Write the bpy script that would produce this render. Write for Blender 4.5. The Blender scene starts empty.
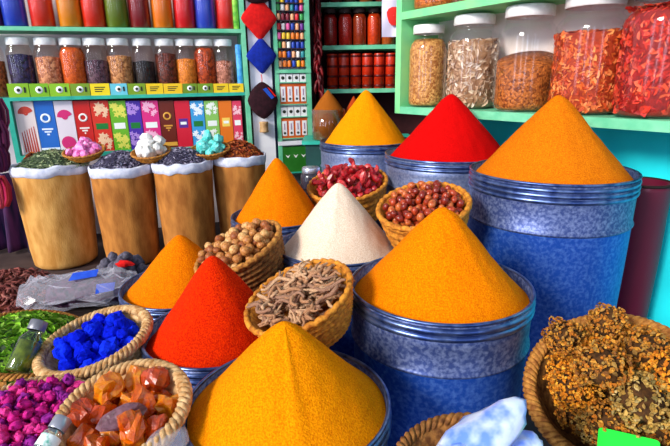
import bpy, math, random
from mathutils import Vector, Matrix, noise

random.seed(7)
scene = bpy.context.scene
COL = scene.collection
PI = math.pi
# ------------------------------------------------------------------ camera
F = 490.0
PITCH = math.radians(16.3)
ROLL = math.radians(1.0)
CAM = Vector((0, 0, 1.03))
FWD = Vector((0, math.cos(PITCH), -math.sin(PITCH)))
UP0 = Vector((0, math.sin(PITCH), math.cos(PITCH)))
RT0 = Vector((1, 0, 0))
RT = RT0 * math.cos(ROLL) - UP0 * math.sin(ROLL)
UP = UP0 * math.cos(ROLL) + RT0 * math.sin(ROLL)

cd = bpy.data.cameras.new('camera')
cam = bpy.data.objects.new('camera', cd)
COL.objects.link(cam)
cd.sensor_width = 36.0
cd.lens = F / 670 * 36.0
cd.clip_start = 0.02
cam.matrix_world = Matrix(((RT.x, UP.x, -FWD.x, CAM.x), (RT.y, UP.y, -FWD.y, CAM.y),
                           (RT.z, UP.z, -FWD.z, CAM.z), (0, 0, 0, 1)))
scene.camera = cam


def ray(px, py):
    return FWD + RT * ((px - 335) / F) + UP * ((223 - py) / F)


def at(px, py, d):
    return CAM + ray(px, py) * d


def proj(p):
    v = p - CAM
    d = v.dot(FWD)
    return 335 + F * v.dot(RT) / d, 223 - F * v.dot(UP) / d


def hit(px, py, P, n, off=0.0):
    """where the sight line meets the vertical plane through P (normal n), moved off metres back"""
    r = ray(px, py)
    t = ((P - n * off) - CAM).dot(n) / r.dot(n)
    return CAM + r * t


def on_z(px, py, z):
    r = ray(px, py)
    return CAM + r * ((z - CAM.z) / r.z)


def circle_box(c, n, R):
    u = Vector(n).orthogonal().normalized()
    w = Vector(n).normalized().cross(u)
    P = [proj(c + (u * math.cos(k * PI / 32) + w * math.sin(k * PI / 32)) * R) for k in range(64)]
    il = min(P)
    ir = max(P)
    ys = [p[1] for p in P]
    return il[0], ir[0], min(ys), max(ys), (il[1] + ir[1]) / 2


def fit_circle(xl, xr, ym, D):
    """centre of a level circle of diameter D seen between columns xl and xr"""
    cx, cy, d = (xl + xr) / 2, ym, F * D / (xr - xl)
    for _ in range(40):
        a, b, t0, t1, m = circle_box(at(cx, cy, d), (0, 0, 1), D / 2)
        d *= ((b - a) / (xr - xl)) ** .7
        cx += ((xl + xr) - (a + b)) * .4
        cy += (ym - (t0 + t1) / 2) * .7
    return at(cx, cy, d)


def z_on_axis(x, y, py):
    lo, hi = -0.5, 3.0
    for _ in range(50):
        m = (lo + hi) / 2
        if proj(Vector((x, y, m)))[1] > py:
            lo = m
        else:
            hi = m
    return lo


# ------------------------------------------------------------------ materials
def lin(c):
    if isinstance(c, str):
        c = c.lstrip('#')
        c = [int(c[i:i + 2], 16) / 255 for i in (0, 2, 4)]
    return tuple((x / 12.92 if x <= 0.04045 else ((x + 0.055) / 1.055) ** 2.4) for x in c) + (1.0,)


MC = {}


def mat(name, c1, c2=None, scale=60, rough=0.7, metal=0.0, bump=0.0, bscale=None, kind='noise', spec=0.3,
        island=None, stretch=None, trans=0.0, sss=0.0, coat=0.0, lo=0.35, hi=0.65, detail=3):
    if name in MC:
        return MC[name]
    m = bpy.data.materials.new(name)
    m.use_nodes = True
    nt = m.node_tree
    nd, lk = nt.nodes, nt.links
    b = nd['Principled BSDF']
    b.inputs['Roughness'].default_value = rough
    b.inputs['Metallic'].default_value = metal
    b.inputs['Specular IOR Level'].default_value = spec
    b.inputs['Transmission Weight'].default_value = trans
    b.inputs['Coat Weight'].default_value = coat
    if sss:
        b.inputs['Subsurface Weight'].default_value = sss
        b.inputs['Subsurface Radius'].default_value = (0.02, 0.012, 0.006)
    b.inputs['Base Color'].default_value = lin(c1)
    tc = nd.new('ShaderNodeTexCoord')
    mp = nd.new('ShaderNodeMapping')
    lk.new(tc.outputs['Object'], mp.inputs['Vector'])
    if stretch:
        mp.inputs['Scale'].default_value = stretch

    def tex(s):
        if kind == 'voronoi':
            t = nd.new('ShaderNodeTexVoronoi')
            t.inputs['Scale'].default_value = s
            return t, t.outputs['Distance'], t.outputs['Color']
        t = nd.new('ShaderNodeTexNoise')
        t.inputs['Scale'].default_value = s
        t.inputs['Detail'].default_value = detail
        return t, t.outputs['Fac'], t.outputs['Fac']
    if c2 is not None or island:
        r = nd.new('ShaderNodeValToRGB')
        cols = [c1] + ([c2] if c2 is not None else []) + list(island or [])
        r.color_ramp.elements[0].color = lin(cols[0])
        r.color_ramp.elements[-1].color = lin(cols[-1])
        if island:
            g = nd.new('ShaderNodeNewGeometry')
            src = g.outputs['Random Per Island']
            for i, c in enumerate(cols[1:-1]):
                e = r.color_ramp.elements.new((i + 1) / (len(cols) - 1))
                e.color = lin(c)
        else:
            t, fo, co = tex(scale)
            lk.new(mp.outputs[0], t.inputs['Vector'])
            if kind == 'voronoi':
                sp = nd.new('ShaderNodeSeparateColor')
                lk.new(co, sp.inputs[0])
                src = sp.outputs[0]
            else:
                src = fo
                r.color_ramp.elements[0].position = lo
                r.color_ramp.elements[-1].position = hi
        lk.new(src, r.inputs['Fac'])
        lk.new(r.outputs['Color'], b.inputs['Base Color'])
    if bump:
        t, fo, co = tex(bscale or scale)
        lk.new(mp.outputs[0], t.inputs['Vector'])
        bp = nd.new('ShaderNodeBump')
        bp.inputs['Strength'].default_value = bump
        bp.inputs['Distance'].default_value = 0.004
        if kind == 'voronoi':
            bp.invert = True
        lk.new(fo, bp.inputs['Height'])
        lk.new(bp.outputs[0], b.inputs['Normal'])
    MC[name] = m
    return m


def glass(name, tint='#ffffff', base=0.05, rough=0.03, edge=0.6):
    """thin clear glass: see-through with a fresnel sheen"""
    if name in MC:
        return MC[name]
    m = bpy.data.materials.new(name)
    m.use_nodes = True
    nt = m.node_tree
    nd, lk = nt.nodes, nt.links
    nd.remove(nd['Principled BSDF'])
    out = nd['Material Output']
    tr = nd.new('ShaderNodeBsdfTransparent')
    tr.inputs[0].default_value = lin(tint)
    gl = nd.new('ShaderNodeBsdfGlossy')
    gl.inputs['Roughness'].default_value = rough
    lw = nd.new('ShaderNodeLayerWeight')
    lw.inputs['Blend'].default_value = 0.25
    mr = nd.new('ShaderNodeMapRange')
    mr.inputs['To Min'].default_value = base
    mr.inputs['To Max'].default_value = edge
    lk.new(lw.outputs['Facing'], mr.inputs['Value'])
    mx = nd.new('ShaderNodeMixShader')
    lk.new(mr.outputs[0], mx.inputs[0])
    lk.new(tr.outputs[0], mx.inputs[1])
    lk.new(gl.outputs[0], mx.inputs[2])
    lk.new(mx.outputs[0], out.inputs[0])
    MC[name] = m
    return m


# ------------------------------------------------------------------ mesh builder
class MB:
    def __init__(self):
        self.v, self.f, self.mi, self.sm = [], [], [], []
        self.M = Matrix.Identity(4)

    def add(self, vs, fs, mi=0, smooth=True):
        b = len(self.v)
        self.v += [tuple(self.M @ Vector(p)) for p in vs]
        for q in fs:
            self.f.append(tuple(i + b for i in q))
            self.mi.append(mi)
            self.sm.append(smooth)

    def box(self, x0, x1, y0, y1, z0, z1, mi=0):
        vs = [(x, y, z) for z in (z0, z1) for y in (y0, y1) for x in (x0, x1)]
        self.add(vs, [(0, 2, 3, 1), (4, 5, 7, 6), (0, 1, 5, 4), (2, 6, 7, 3), (0, 4, 6, 2), (1, 3, 7, 5)], mi, False)

    def lathe(self, prof, segs=32, mi=0, fn=None, smooth=True):
        """prof: list of (r, z); fn(r, z, angle, i) -> (r, z)"""
        vs, fs = [], []
        for i, (r, z) in enumerate(prof):
            for k in range(segs):
                a = 2 * PI * k / segs
                rr, zz = (r, z) if fn is None else fn(r, z, a, i)
                vs.append((rr * math.cos(a), rr * math.sin(a), zz))
        for i in range(len(prof) - 1):
            for k in range(segs):
                k2 = (k + 1) % segs
                fs.append((i * segs + k, i * segs + k2, (i + 1) * segs + k2, (i + 1) * segs + k))
        self.add(vs, fs, mi, smooth)

    def tube(self, path, rad, segs=8, mi=0, closed=False, smooth=True):
        n = len(path)
        P = [Vector(p) for p in path]
        vs, fs = [], []
        prev = None
        for i in range(n):
            if closed:
                t = (P[(i + 1) % n] - P[i - 1])
            else:
                t = P[min(i + 1, n - 1)] - P[max(i - 1, 0)]
            t.normalize()
            if prev is None:
                a = Vector((0, 0, 1)) if abs(t.z) < 0.9 else Vector((1, 0, 0))
                u = t.cross(a).normalized()
            else:
                u = (prev - t * prev.dot(t)).normalized()
            prev = u
            w = t.cross(u)
            r = rad[i] if isinstance(rad, (list, tuple)) else rad
            for k in range(segs):
                a = 2 * PI * k / segs
                vs.append(P[i] + (u * math.cos(a) + w * math.sin(a)) * r)
        m = n if closed else n - 1
        for i in range(m):
            j = (i + 1) % n
            for k in range(segs):
                k2 = (k + 1) % segs
                fs.append((i * segs + k, i * segs + k2, j * segs + k2, j * segs + k))
        if not closed:
            fs.append(tuple(range(segs))[::-1])
            fs.append(tuple((n - 1) * segs + k for k in range(segs)))
        self.add(vs, fs, mi, smooth)

    def blob(self, c, rx, ry, rz, nu=10, nv=7, amp=0.0, seed=0, freq=1.5, mi=0, smooth=True):
        vs, fs = [], []
        off = Vector((seed * 3.1, seed * 1.7, seed * 2.3))
        for j in range(nv + 1):
            th = PI * j / nv
            for i in range(nu):
                ph = 2 * PI * i / nu
                d = Vector((math.sin(th) * math.cos(ph), math.sin(th) * math.sin(ph), math.cos(th)))
                k = 1 + amp * noise.noise(d * freq + off)
                vs.append((c[0] + d.x * rx * k, c[1] + d.y * ry * k, c[2] + d.z * rz * k))
        for j in range(nv):
            for i in range(nu):
                i2 = (i + 1) % nu
                fs.append((j * nu + i, (j + 1) * nu + i, (j + 1) * nu + i2, j * nu + i2))
        self.add(vs, fs, mi, smooth)

    def flake(self, c, n, size, asp=0.45, curl=0.3, mi=0, thick=0.0):
        """a small curved leaf standing on direction n"""
        n = Vector(n).normalized()
        a = Vector((random.gauss(0, 1), random.gauss(0, 1), random.gauss(0, 1)))
        t = n.cross(a)
        if t.length < 1e-4:
            return
        t.normalize()
        s = n.cross(t)
        c = Vector(c)
        L, W = size, size * asp
        h = n * (L * curl)
        vs = [c - t * L, c - t * L * .3 + s * W + h, c + t * L * .4 + s * W * .8 + h, c + t * L + h * .2,
              c + t * L * .4 - s * W * .8 + h * .6, c - t * L * .3 - s * W + h * .6, c + h * .2]
        self.add(vs, [(0, 6, 1), (1, 6, 2), (2, 6, 3), (3, 6, 4), (4, 6, 5), (5, 6, 0)], mi, False)

    def mesh(self, name, mats):
        me = bpy.data.meshes.new(name)
        me.from_pydata(self.v, [], self.f)
        for m in (mats if isinstance(mats, (list, tuple)) else [mats]):
            me.materials.append(m)
        me.polygons.foreach_set('material_index', self.mi)
        me.polygons.foreach_set('use_smooth', self.sm)
        me.update()
        return me

    def build(self, name, mats, parent=None):
        o = bpy.data.objects.new(name, self.mesh(name, mats))
        COL.objects.link(o)
        if parent:
            o.parent = parent
        return o


def tag(o, label=None, cat=None, group=None, kind=None):
    if label:
        o['label'] = label
    if cat:
        o['category'] = cat
    if group:
        o['group'] = group
    if kind:
        o['kind'] = kind
    return o


def thing(name, label, cat, M=None, group=None):
    o = bpy.data.objects.new(name, None)
    o.empty_display_size = 0.05
    COL.objects.link(o)
    if M is not None:
        o.matrix_world = M
    return tag(o, label, cat, group)


def inst(name, mesh, M, label, cat, group=None):
    o = bpy.data.objects.new(name, mesh)
    COL.objects.link(o)
    o.matrix_world = M
    return tag(o, label, cat, group)


def T(p, rz=0.0):
    return Matrix.Translation(Vector(p)) @ Matrix.Rotation(rz, 4, 'Z')


def copy_tree(o, M, label=None, group=None):
    c = o.copy()
    COL.objects.link(c)
    c.matrix_world = M
    if label:
        c['label'] = label
    if group:
        c['group'] = group
    for ch in o.children:
        d = ch.copy()
        COL.objects.link(d)
        d.parent = c
        for g in ch.children:
            e = g.copy()
            COL.objects.link(e)
            e.parent = d
    return c


def frame(p, n, spin=0.0):
    """matrix at p with z along n"""
    n = Vector(n).normalized()
    q = Vector((0, 0, 1)).rotation_difference(n)
    return Matrix.Translation(p) @ q.to_matrix().to_4x4() @ Matrix.Rotation(spin, 4, 'Z')


def rnd_rot():
    from mathutils import Euler
    return Euler((random.uniform(0, 2 * PI), random.uniform(0, 2 * PI), random.uniform(0, 2 * PI))).to_matrix().to_4x4()


def lean_normal(px, py, angle, ratio):
    """normal of a round opening seen from here as an ellipse: long axis at angle, short/long = ratio"""
    w = -ray(px, py).normalized()
    x = (RT - w * RT.dot(w)).normalized()
    y = w.cross(x)
    a = math.radians(angle)
    s = math.sqrt(max(0, 1 - ratio * ratio))
    return (x * (-math.sin(a)) * s + y * math.cos(a) * s + w * ratio).normalized()


def pile(N, R, r0, r1, floor, top, seed=1, K=40):
    """spheres settled one by one on the lowest free place of a round bowl"""
    rg = random.Random(seed)
    S = []
    for _ in range(N):
        r = rg.uniform(r0, r1)
        best = None
        for _k in range(K):
            a = rg.uniform(0, 2 * PI)
            q = (R - r) * math.sqrt(rg.random())
            x, y = q * math.cos(a), q * math.sin(a)
            z = floor(q) + r
            for (sx, sy, sz, sr) in S:
                dd = (sx - x) ** 2 + (sy - y) ** 2
                rr = (r + sr) * 0.93
                if dd < rr * rr:
                    z = max(z, sz + math.sqrt(rr * rr - dd))
            c = z - top(q)
            if best is None or c < best[0]:
                best = (c, x, y, z)
        S.append((best[1], best[2], best[3], r))
    return S


# ------------------------------------------------------------------ palette
GREEN = mat('mint_paint', '#7fd0a4', '#62bf92', scale=14, rough=0.45, bump=0.1)
TEAL = mat('teal_paint', '#35b79c', '#2aa58e', scale=14, rough=0.45, bump=0.1)
LIME = mat('lime_mint_paint', '#8fe08f', '#76d392', scale=8, rough=0.45, bump=0.1)
CREAM = mat('cream_wall_paint', '#e9dcdc', '#dccdd2', scale=9, rough=0.8)
WHITE = mat('white_paint', '#f0eff2', '#e2e0ea', scale=11, rough=0.6)
LID = mat('white_lid', '#f3f1ee', '#e3dfdc', scale=40, rough=0.4)
DARK = mat('dark_wood', '#1d1312', '#2a1a16', scale=20, rough=0.8)
ZINC = mat('steel_blue_reflection', '#1c4cac', '#5078c8', scale=95, rough=0.45, metal=0.5, bump=0.12, bscale=60, lo=0.42, hi=0.72, detail=7)  # blue reflection on the lower drum put into the steel's base colour
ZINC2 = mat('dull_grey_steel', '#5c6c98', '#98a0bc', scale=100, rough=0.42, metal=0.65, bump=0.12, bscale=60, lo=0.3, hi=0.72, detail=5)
ZINC3 = mat('steel_faint_reflection', '#36467c', '#7e8ab0', scale=105, rough=0.45, metal=0.5, bump=0.12, bscale=60, lo=0.40, hi=0.74, detail=7)  # same steel for the collar, with less reflected blue in its colour
ZRIM = mat('steel_rim', '#384c84', '#7488b8', scale=30, rough=0.3, metal=0.85)
STRAW = mat('straw', '#c98a3c', '#8e5320', scale=90, rough=0.75, bump=0.5, bscale=240)
STRAW_P = mat('pale_straw', '#dfb883', '#a9763f', scale=70, rough=0.75, bump=0.5, bscale=240)
STRAW_D = mat('ochre_straw', '#e0932c', '#a85f16', scale=80, rough=0.7, bump=0.5, bscale=220)
STRAW_B = mat('brown_straw', '#a06a32', '#5f3514', scale=80, rough=0.75, bump=0.5, bscale=220)
GLASS = glass('jar_glass')
GLASSR = glass('tinted_glass', '#fff4ee', base=0.025, rough=0.05, edge=.28)

# ------------------------------------------------------------------ the setting
mb = MB()
mb.box(-3.2, 2.6, -0.6, 5.0, -0.1, 0.0)
tag(mb.build('floor', mat('stone_floor', '#3a2b2a', '#51403c', scale=7, rough=0.85, bump=0.2)), kind='structure')

LP = at(0, 96, 2.9)
LP1 = at(240, 92, 3.3)
ld = (LP1 - LP)
ld.z = 0
ld.normalize()
LN = Vector((ld.y, -ld.x, 0))            # towards the camera
if LN.y > 0:
    LN = -LN
LA = math.atan2(ld.y, ld.x)

RP = at(398, 108, 2.5)
RP1 = at(670, 120, 1.47)
rd = (RP1 - RP)
rd.z = 0
rd.normalize()
RN = Vector((-rd.y, rd.x, 0))
if RN.x > 0:
    RN = -RN
RA = math.atan2(rd.y, rd.x)


def plank(mbx, P, dirv, n, s0, s1, o0, o1, z0, z1, mi=0):
    """a box along dirv from s0..s1, o0..o1 metres behind the plane through P"""
    vs = []
    for z in (z0, z1):
        for o in (o0, o1):
            for s in (s0, s1):
                q = P + dirv * s - n * o
                vs.append((q.x, q.y, z))
    mbx.add(vs, [(0, 2, 3, 1), (4, 5, 7, 6), (0, 1, 5, 4), (2, 6, 7, 3), (0, 4, 6, 2), (1, 3, 7, 5)], mi, False)


def s_of(px, py, P, dirv, n, off=0):
    return (hit(px, py, P, n, off) - P).dot(dirv)


s_l = s_of(8, 120, LP, ld, LN)
s_r = s_of(243, 60, LP, ld, LN)
s_rack0 = s_of(275, 60, LP, ld, LN)
s_rack1 = s_of(311, 60, LP, ld, LN)
mb = MB()
plank(mb, LP, ld, LN, s_l - 2.2, s_rack1, 0.26, 0.34, 0, 2.3)
tag(mb.build('wall_left', CREAM), kind='structure')

s0r = s_of(396, 60, RP, rd, RN)
mb = MB()
plank(mb, RP, rd, RN, s0r + 0.02, s0r + 2.4, 0.262, 0.34, 0, 2.3)
tag(mb.build('wall_right', mat('turquoise_wall', '#16dce6', '#10ccd8', scale=5, rough=0.7)), kind='structure')

# dark alcove behind
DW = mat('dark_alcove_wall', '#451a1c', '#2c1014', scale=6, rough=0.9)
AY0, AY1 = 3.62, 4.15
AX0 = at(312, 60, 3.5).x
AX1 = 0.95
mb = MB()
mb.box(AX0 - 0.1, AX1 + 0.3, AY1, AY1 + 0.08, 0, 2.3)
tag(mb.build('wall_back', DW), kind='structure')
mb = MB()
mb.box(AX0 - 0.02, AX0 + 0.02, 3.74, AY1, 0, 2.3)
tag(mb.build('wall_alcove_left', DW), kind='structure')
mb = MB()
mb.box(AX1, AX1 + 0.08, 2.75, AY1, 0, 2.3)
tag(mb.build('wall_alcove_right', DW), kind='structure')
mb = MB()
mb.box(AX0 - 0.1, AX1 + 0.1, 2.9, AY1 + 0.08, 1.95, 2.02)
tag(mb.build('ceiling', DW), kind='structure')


# ------------------------------------------------------------------ drums and powders
def drum(name, label, xl, xr, ym, D, bands=2, bodymat=None, seam=0.125, taper=0.93):
    c = fit_circle(xl, xr, ym, D)
    px = xl
    R, H = D / 2, c.z
    root = thing('metal_drum', label, 'drum', T((c.x, c.y, 0)), 'galvanised metal drums of the spice stall')
    m = MB()
    Rb = R * taper
    rz = lambda z: Rb + (R - Rb) * min(1, z / H)
    t = 0.004
    prof = [(0.001, 0.004), (Rb, 0.004)]
    zs = H - seam
    n = 12
    for i in range(n + 1):
        z = 0.01 + (zs - 0.01) * i / n
        prof.append((rz(z), z))
    wob = lambda r, z, a, i: (r * (1 + .004 * math.sin(3 * a + z * 9 + px)), z)
    m.lathe(prof, 72, fn=wob)
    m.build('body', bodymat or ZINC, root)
    m = MB()
    prof = [(rz(zs) - .001, zs - .004), (rz(zs) + .004, zs), (rz(zs) + .0055, zs + .003), (rz(zs) + .004, zs + .006), (rz(zs) + .0005, zs + .010)]
    prof += [(R - .001, H - .06), (R - .001, H), (R - t, H), (R - t, H - 0.12), (0.001, H - 0.13)]
    m.lathe(prof, 72, fn=wob)
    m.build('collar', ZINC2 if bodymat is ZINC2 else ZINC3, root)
    m = MB()
    ring = [(R * math.cos(2 * PI * k / 72), R * math.sin(2 * PI * k / 72), H) for k in range(72)]
    m.tube(ring, 0.0042, 8, closed=True)
    m.build('rim', ZRIM, root)
    for b in range(bands):
        m = MB()
        z = H - 0.017 - 0.016 * b
        m.lathe([(R - .002, z - .008), (R + .004, z - .005), (R + .0055, z), (R + .004, z + .005), (R - .002, z + .008)], 72)
        m.build('band', ZRIM, root)
    return c, R


def powder(label, c, R, apex_py, mats, drop=0.024, seed=0, sharp=0.045, lean=(0, 0), ridge=None, edge=0.97, concave=0.05):
    za = z_on_axis(c.x, c.y, apex_py)
    h = za - (c.z - drop)
    m = MB()
    nr, ns = 46, 120
    vs, fs = [], []
    for i in range(nr + 1):
        q = i / nr
        for k in range(ns):
            a = 2 * PI * k / ns
            # a rounded tip, a straight flank, a slightly spread foot
            hh = 1 - math.sqrt(q * q + sharp * sharp * 4) + sharp * 2 * (1 - q)
            hh += concave * q * (1 - q) * (q - 0.35) * -4
            hh = max(0, hh)
            x, y = q * math.cos(a), q * math.sin(a)
            nz = noise.noise(Vector((x * 2.2 + seed * 5, y * 2.2, seed))) * .028
            nz += noise.noise(Vector((x * 9 + seed * 5, y * 9, seed + 3))) * .010
            nz += noise.noise(Vector((x * 26 + seed * 5, y * 26, seed + 6))) * .004
            if ridge is not None:
                for ra, rw, rh in ridge:
                    da = math.atan2(math.sin(a - ra), math.cos(a - ra))
                    nz += rh * math.exp(-(da / rw) ** 2) * q * (1 - q) * 4
            z = h * (hh + nz * min(1, q * 5 + .1) * min(1, (1 - q) * 5 + .15))
            rr = q * R * edge
            sx = lean[0] * R * (1 - q) ** 1.0
            sy = lean[1] * R * (1 - q) ** 1.0
            vs.append((rr * math.cos(a) + sx, rr * math.sin(a) + sy, z))
    for i in range(nr):
        for k in range(ns):
            k2 = (k + 1) % ns
            fs.append((i * ns + k, (i + 1) * ns + k, (i + 1) * ns + k2, i * ns + k2))
    m.add(vs, fs)
    o = m.build('powder_pile', mats)
    o.location = (c.x, c.y, c.z - drop)
    tag(o, label, 'powder', kind='stuff')
    return o


def powder_mat(name, a, b):
    return mat(name, a, b, scale=290, rough=0.95, bump=0.6, bscale=340, spec=0.05, lo=0.36, hi=0.64, detail=6)


TURM = powder_mat('turmeric', '#f08a00', '#da6400')
TURM3 = powder_mat('deep_yellow_powder', '#f29a04', '#e07800')
TURM2 = powder_mat('golden_turmeric', '#f69602', '#dc7400')
GINGER = powder_mat('orange_powder', '#e07e0a', '#c45806')
REDP = powder_mat('red_paprika', '#d40808', '#b80404')
CHILI = powder_mat('chilli_powder', '#e83400', '#bc1402')
ORANG = powder_mat('saffron_orange', '#ee8400', '#d65c02')
SALT = powder_mat('pale_powder', '#f0dcc8', '#dfc0a2')

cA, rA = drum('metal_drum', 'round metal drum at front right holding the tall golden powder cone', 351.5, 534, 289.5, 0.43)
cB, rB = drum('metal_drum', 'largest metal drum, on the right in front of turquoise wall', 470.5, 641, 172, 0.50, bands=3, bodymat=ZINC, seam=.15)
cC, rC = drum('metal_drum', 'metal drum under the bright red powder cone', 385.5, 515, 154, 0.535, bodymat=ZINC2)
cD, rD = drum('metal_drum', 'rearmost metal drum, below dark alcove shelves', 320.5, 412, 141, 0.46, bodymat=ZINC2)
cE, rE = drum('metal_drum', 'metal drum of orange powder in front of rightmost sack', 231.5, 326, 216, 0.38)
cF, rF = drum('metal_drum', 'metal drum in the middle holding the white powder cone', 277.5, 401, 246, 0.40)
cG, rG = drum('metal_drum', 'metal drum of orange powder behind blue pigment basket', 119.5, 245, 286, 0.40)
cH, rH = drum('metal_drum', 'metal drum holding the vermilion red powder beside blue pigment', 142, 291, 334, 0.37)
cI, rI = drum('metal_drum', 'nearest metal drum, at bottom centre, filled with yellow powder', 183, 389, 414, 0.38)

powder('tall golden orange powder cone in the front right drum', cA, rA, 207, TURM, seed=1, ridge=[(-1.0, .25, .02)])
powder('amber orange powder cone in the largest right hand drum', cB, rB, 95, GINGER, seed=2)
powder('bright red powder cone in the grey drum below jar shelf', cC, rC, 94, REDP, seed=3)
powder('yellow powder cone at back, below the dark alcove shelves', cD, rD, 90, TURM3, seed=4)
powder('steep orange powder cone in front of the rightmost brown sack', cE, rE, 158, ORANG, seed=5)
powder('off white powder cone in the middle of the stall', cF, rF, 183, SALT, seed=6, ridge=[(-1.75, .18, .03)])
powder('orange powder cone between the sacks and red powder', cG, rG, 235, ORANG, seed=7)
powder('vermilion red powder cone beside the blue pigment basket', cH, rH, 256, CHILI, seed=8, concave=.10)
powder('broad yellow powder cone nearest the viewer at bottom centre', cI, rI, 322, TURM2, seed=9,
       ridge=[(-1.35, .10, .035), (-.2, .5, .03)], drop=0.012)


# ------------------------------------------------------------------ baskets
def basket(label, xl, xr, yt, yb, d, angle,  depth=0.10, m_=STRAW, rimm=None, braid=True, coils=6, foot=0.6, rimr=0.0085, name='basket', nrm=None):
    px, py, semi, ratio = (xl + xr) / 2, (yt + yb) / 2, (xr - xl) / 2, .5
    for _ in range(80):
        c = at(px, py, d)
        n = nrm or lean_normal(px, py, angle, ratio)
        R = semi / F * d
        a, b, t0, t1, _m = circle_box(c, n, R)
        semi *= ((xr - xl) / (b - a)) ** .7
        px += ((xl + xr) - (a + b)) * .4
        py += ((yt + yb) - (t0 + t1)) * .4
        ratio = min(.97, max(.12, ratio + ((yb - yt) - (t1 - t0)) / (xr - xl) * .3))
    M = frame(c, n)
    root = thing(name, label, 'basket', M)
    m = MB()
    rows = coils * 5
    prof = [(0.001, -depth)]
    for i in range(rows + 1):
        t = i / rows
        prof.append((R * (foot + (1 - foot) * t ** .7) - .004, -depth + depth * t))
    no = len(prof)
    inner = [(R - .012, -.002), (R * .9 - .01, -depth * .25), (R * .72, -depth * .5), (0.001, -depth * .58)]

    def fn(r, z, a, i):
        if 1 <= i < no:
            t = (i - 1) / 5.0
            r = r + .007 * abs(math.sin(PI * t)) + .0016 * math.sin(a * 46 + (math.floor(t) % 2) * PI)
        return r, z
    m.lathe(prof + inner, 138, fn=fn)
    m.build('woven_body', m_, root)
    m = MB()
    rr = R - rimr * .3
    if braid:
        n_t = max(12, int(2 * PI * R / 0.036))
        N = n_t * 12
        for k in range(3):
            path = []
            for i in range(N):
                a = 2 * PI * i / N
                w = a * n_t + 2 * PI * k / 3
                q = rr + rimr * .75 * math.cos(w)
                path.append((q * math.cos(a), q * math.sin(a), rimr * .75 * math.sin(w)))
            m.tube(path, rimr * .62, 6, closed=True)
    else:
        N = 96
        path = [(rr * math.cos(2 * PI * i / N), rr * math.sin(2 * PI * i / N), .003 * math.sin(i * 2.1)) for i in range(N)]
        m.tube(path, rimr, 8, closed=True)
    m.build('rim', rimm or m_, root)
    return M, R, depth


def bowl_floor(R, depth):
    return lambda q: -depth * .58 + depth * .5 * (q / R) ** 3


def fill(M, R, depth, N, r0, r1, variants, name, label, cat, group, top, seed, rim=.014, scale=1.0, squash=None, labels=None, floor=None):
    S = pile(N, R - rim, r0, r1, floor or bowl_floor(R, depth), top, seed)
    out = []
    for i, (x, y, z, r) in enumerate(S):
        me = variants[i % len(variants)]
        rot = rnd_rot() if squash is None else Matrix.Rotation(random.uniform(0, 6.28), 4, 'Z') @ Matrix.Rotation(random.gauss(0, squash), 4, 'X') @ Matrix.Rotation(random.gauss(0, squash), 4, 'Y')
        Mi = M @ Matrix.Translation((x, y, z)) @ rot @ Matrix.Scale(r * scale, 4)
        out.append(inst(name, me, Mi, label, cat, group))
    return out


# nutmegs
NUT = [mat('nut_tan', '#c88a48', '#985420', scale=2.2, rough=0.5, spec=0.4), mat('nut_pale', '#e0b070', '#b4783c', scale=2, rough=0.5, spec=0.4),
       mat('nut_red', '#a8602c', '#7c3c18', scale=2, rough=0.5, spec=0.4)]
nutv = []
for i in range(6):
    m = MB()
    m.blob((0, 0, 0), 1.0, .95, 1.08, 14, 10, .10, i, 1.6)
    m.blob((0, 0, 1.02), .22, .22, .10, 8, 5, .1, i)
    nutv.append(m.mesh('nutmeg', NUT[i % 3]))
M, R, dp = basket('tilted brown basket of round nuts behind the vermilion powder', 196, 280, 222, 277, 1.50, 30, depth=.125, m_=STRAW_B, rimm=STRAW, braid=False, coils=7, foot=.68)
fill(M, R, dp, 125, .0118, .0150, nutv, 'nutmeg', 'round tan nut heaped in the tilted brown basket', 'nut', 'nuts in the tilted basket', lambda q: .02 * (1 - (q / R) ** 2), 3, floor=lambda q: -.022 + .01 * (q / R) ** 3)

# twisted root sticks
ROOT = [mat('root_brown', '#c8946c', '#8c5c3c', scale=40, rough=0.8, bump=.4), mat('root_pale', '#dcb490', '#a8784c', scale=40, rough=0.8, bump=.4),
        mat('root_mauve', '#b08468', '#7a5440', scale=40, rough=0.8, bump=.4)]
rootv = []
for i in range(9):
    rg = random.Random(i)
    m = MB()
    n = 10
    path = [Vector((-1 + 2 * k / (n - 1), .22 * math.sin(k * .8 + i) + rg.uniform(-.06, .06), .10 * math.cos(k * .9 + i * 2))) for k in range(n)]
    m.tube(path, [.05 + .065 * math.sin(PI * (k + 1) / (n + 1)) + rg.uniform(-.012, .02) for k in range(n)], 7)
    if i % 3 != 2:
        b = path[4]
        m.tube([b, b + Vector((.25, .2, .05)), b + Vector((.45, .42, .02)), b + Vector((.55, .7, .08))], [.10, .09, .07, .05], 6)
    if i % 2:
        b = path[6]
        m.tube([b, b + Vector((.15, -.2, .06)), b + Vector((.2, -.42, .10))], [.1, .08, .05], 6)
    rootv.append(m.mesh('root_stick', ROOT[i % 3]))
M, R, dp = basket('tilted straw basket of twisted dry roots behind the nearest yellow cone', 246, 351, 261, 336, 1.115, 27, depth=.105, m_=STRAW_D, rimm=STRAW_D, braid=False, coils=7, foot=.66, rimr=.007)
rg = random.Random(5)
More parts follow.
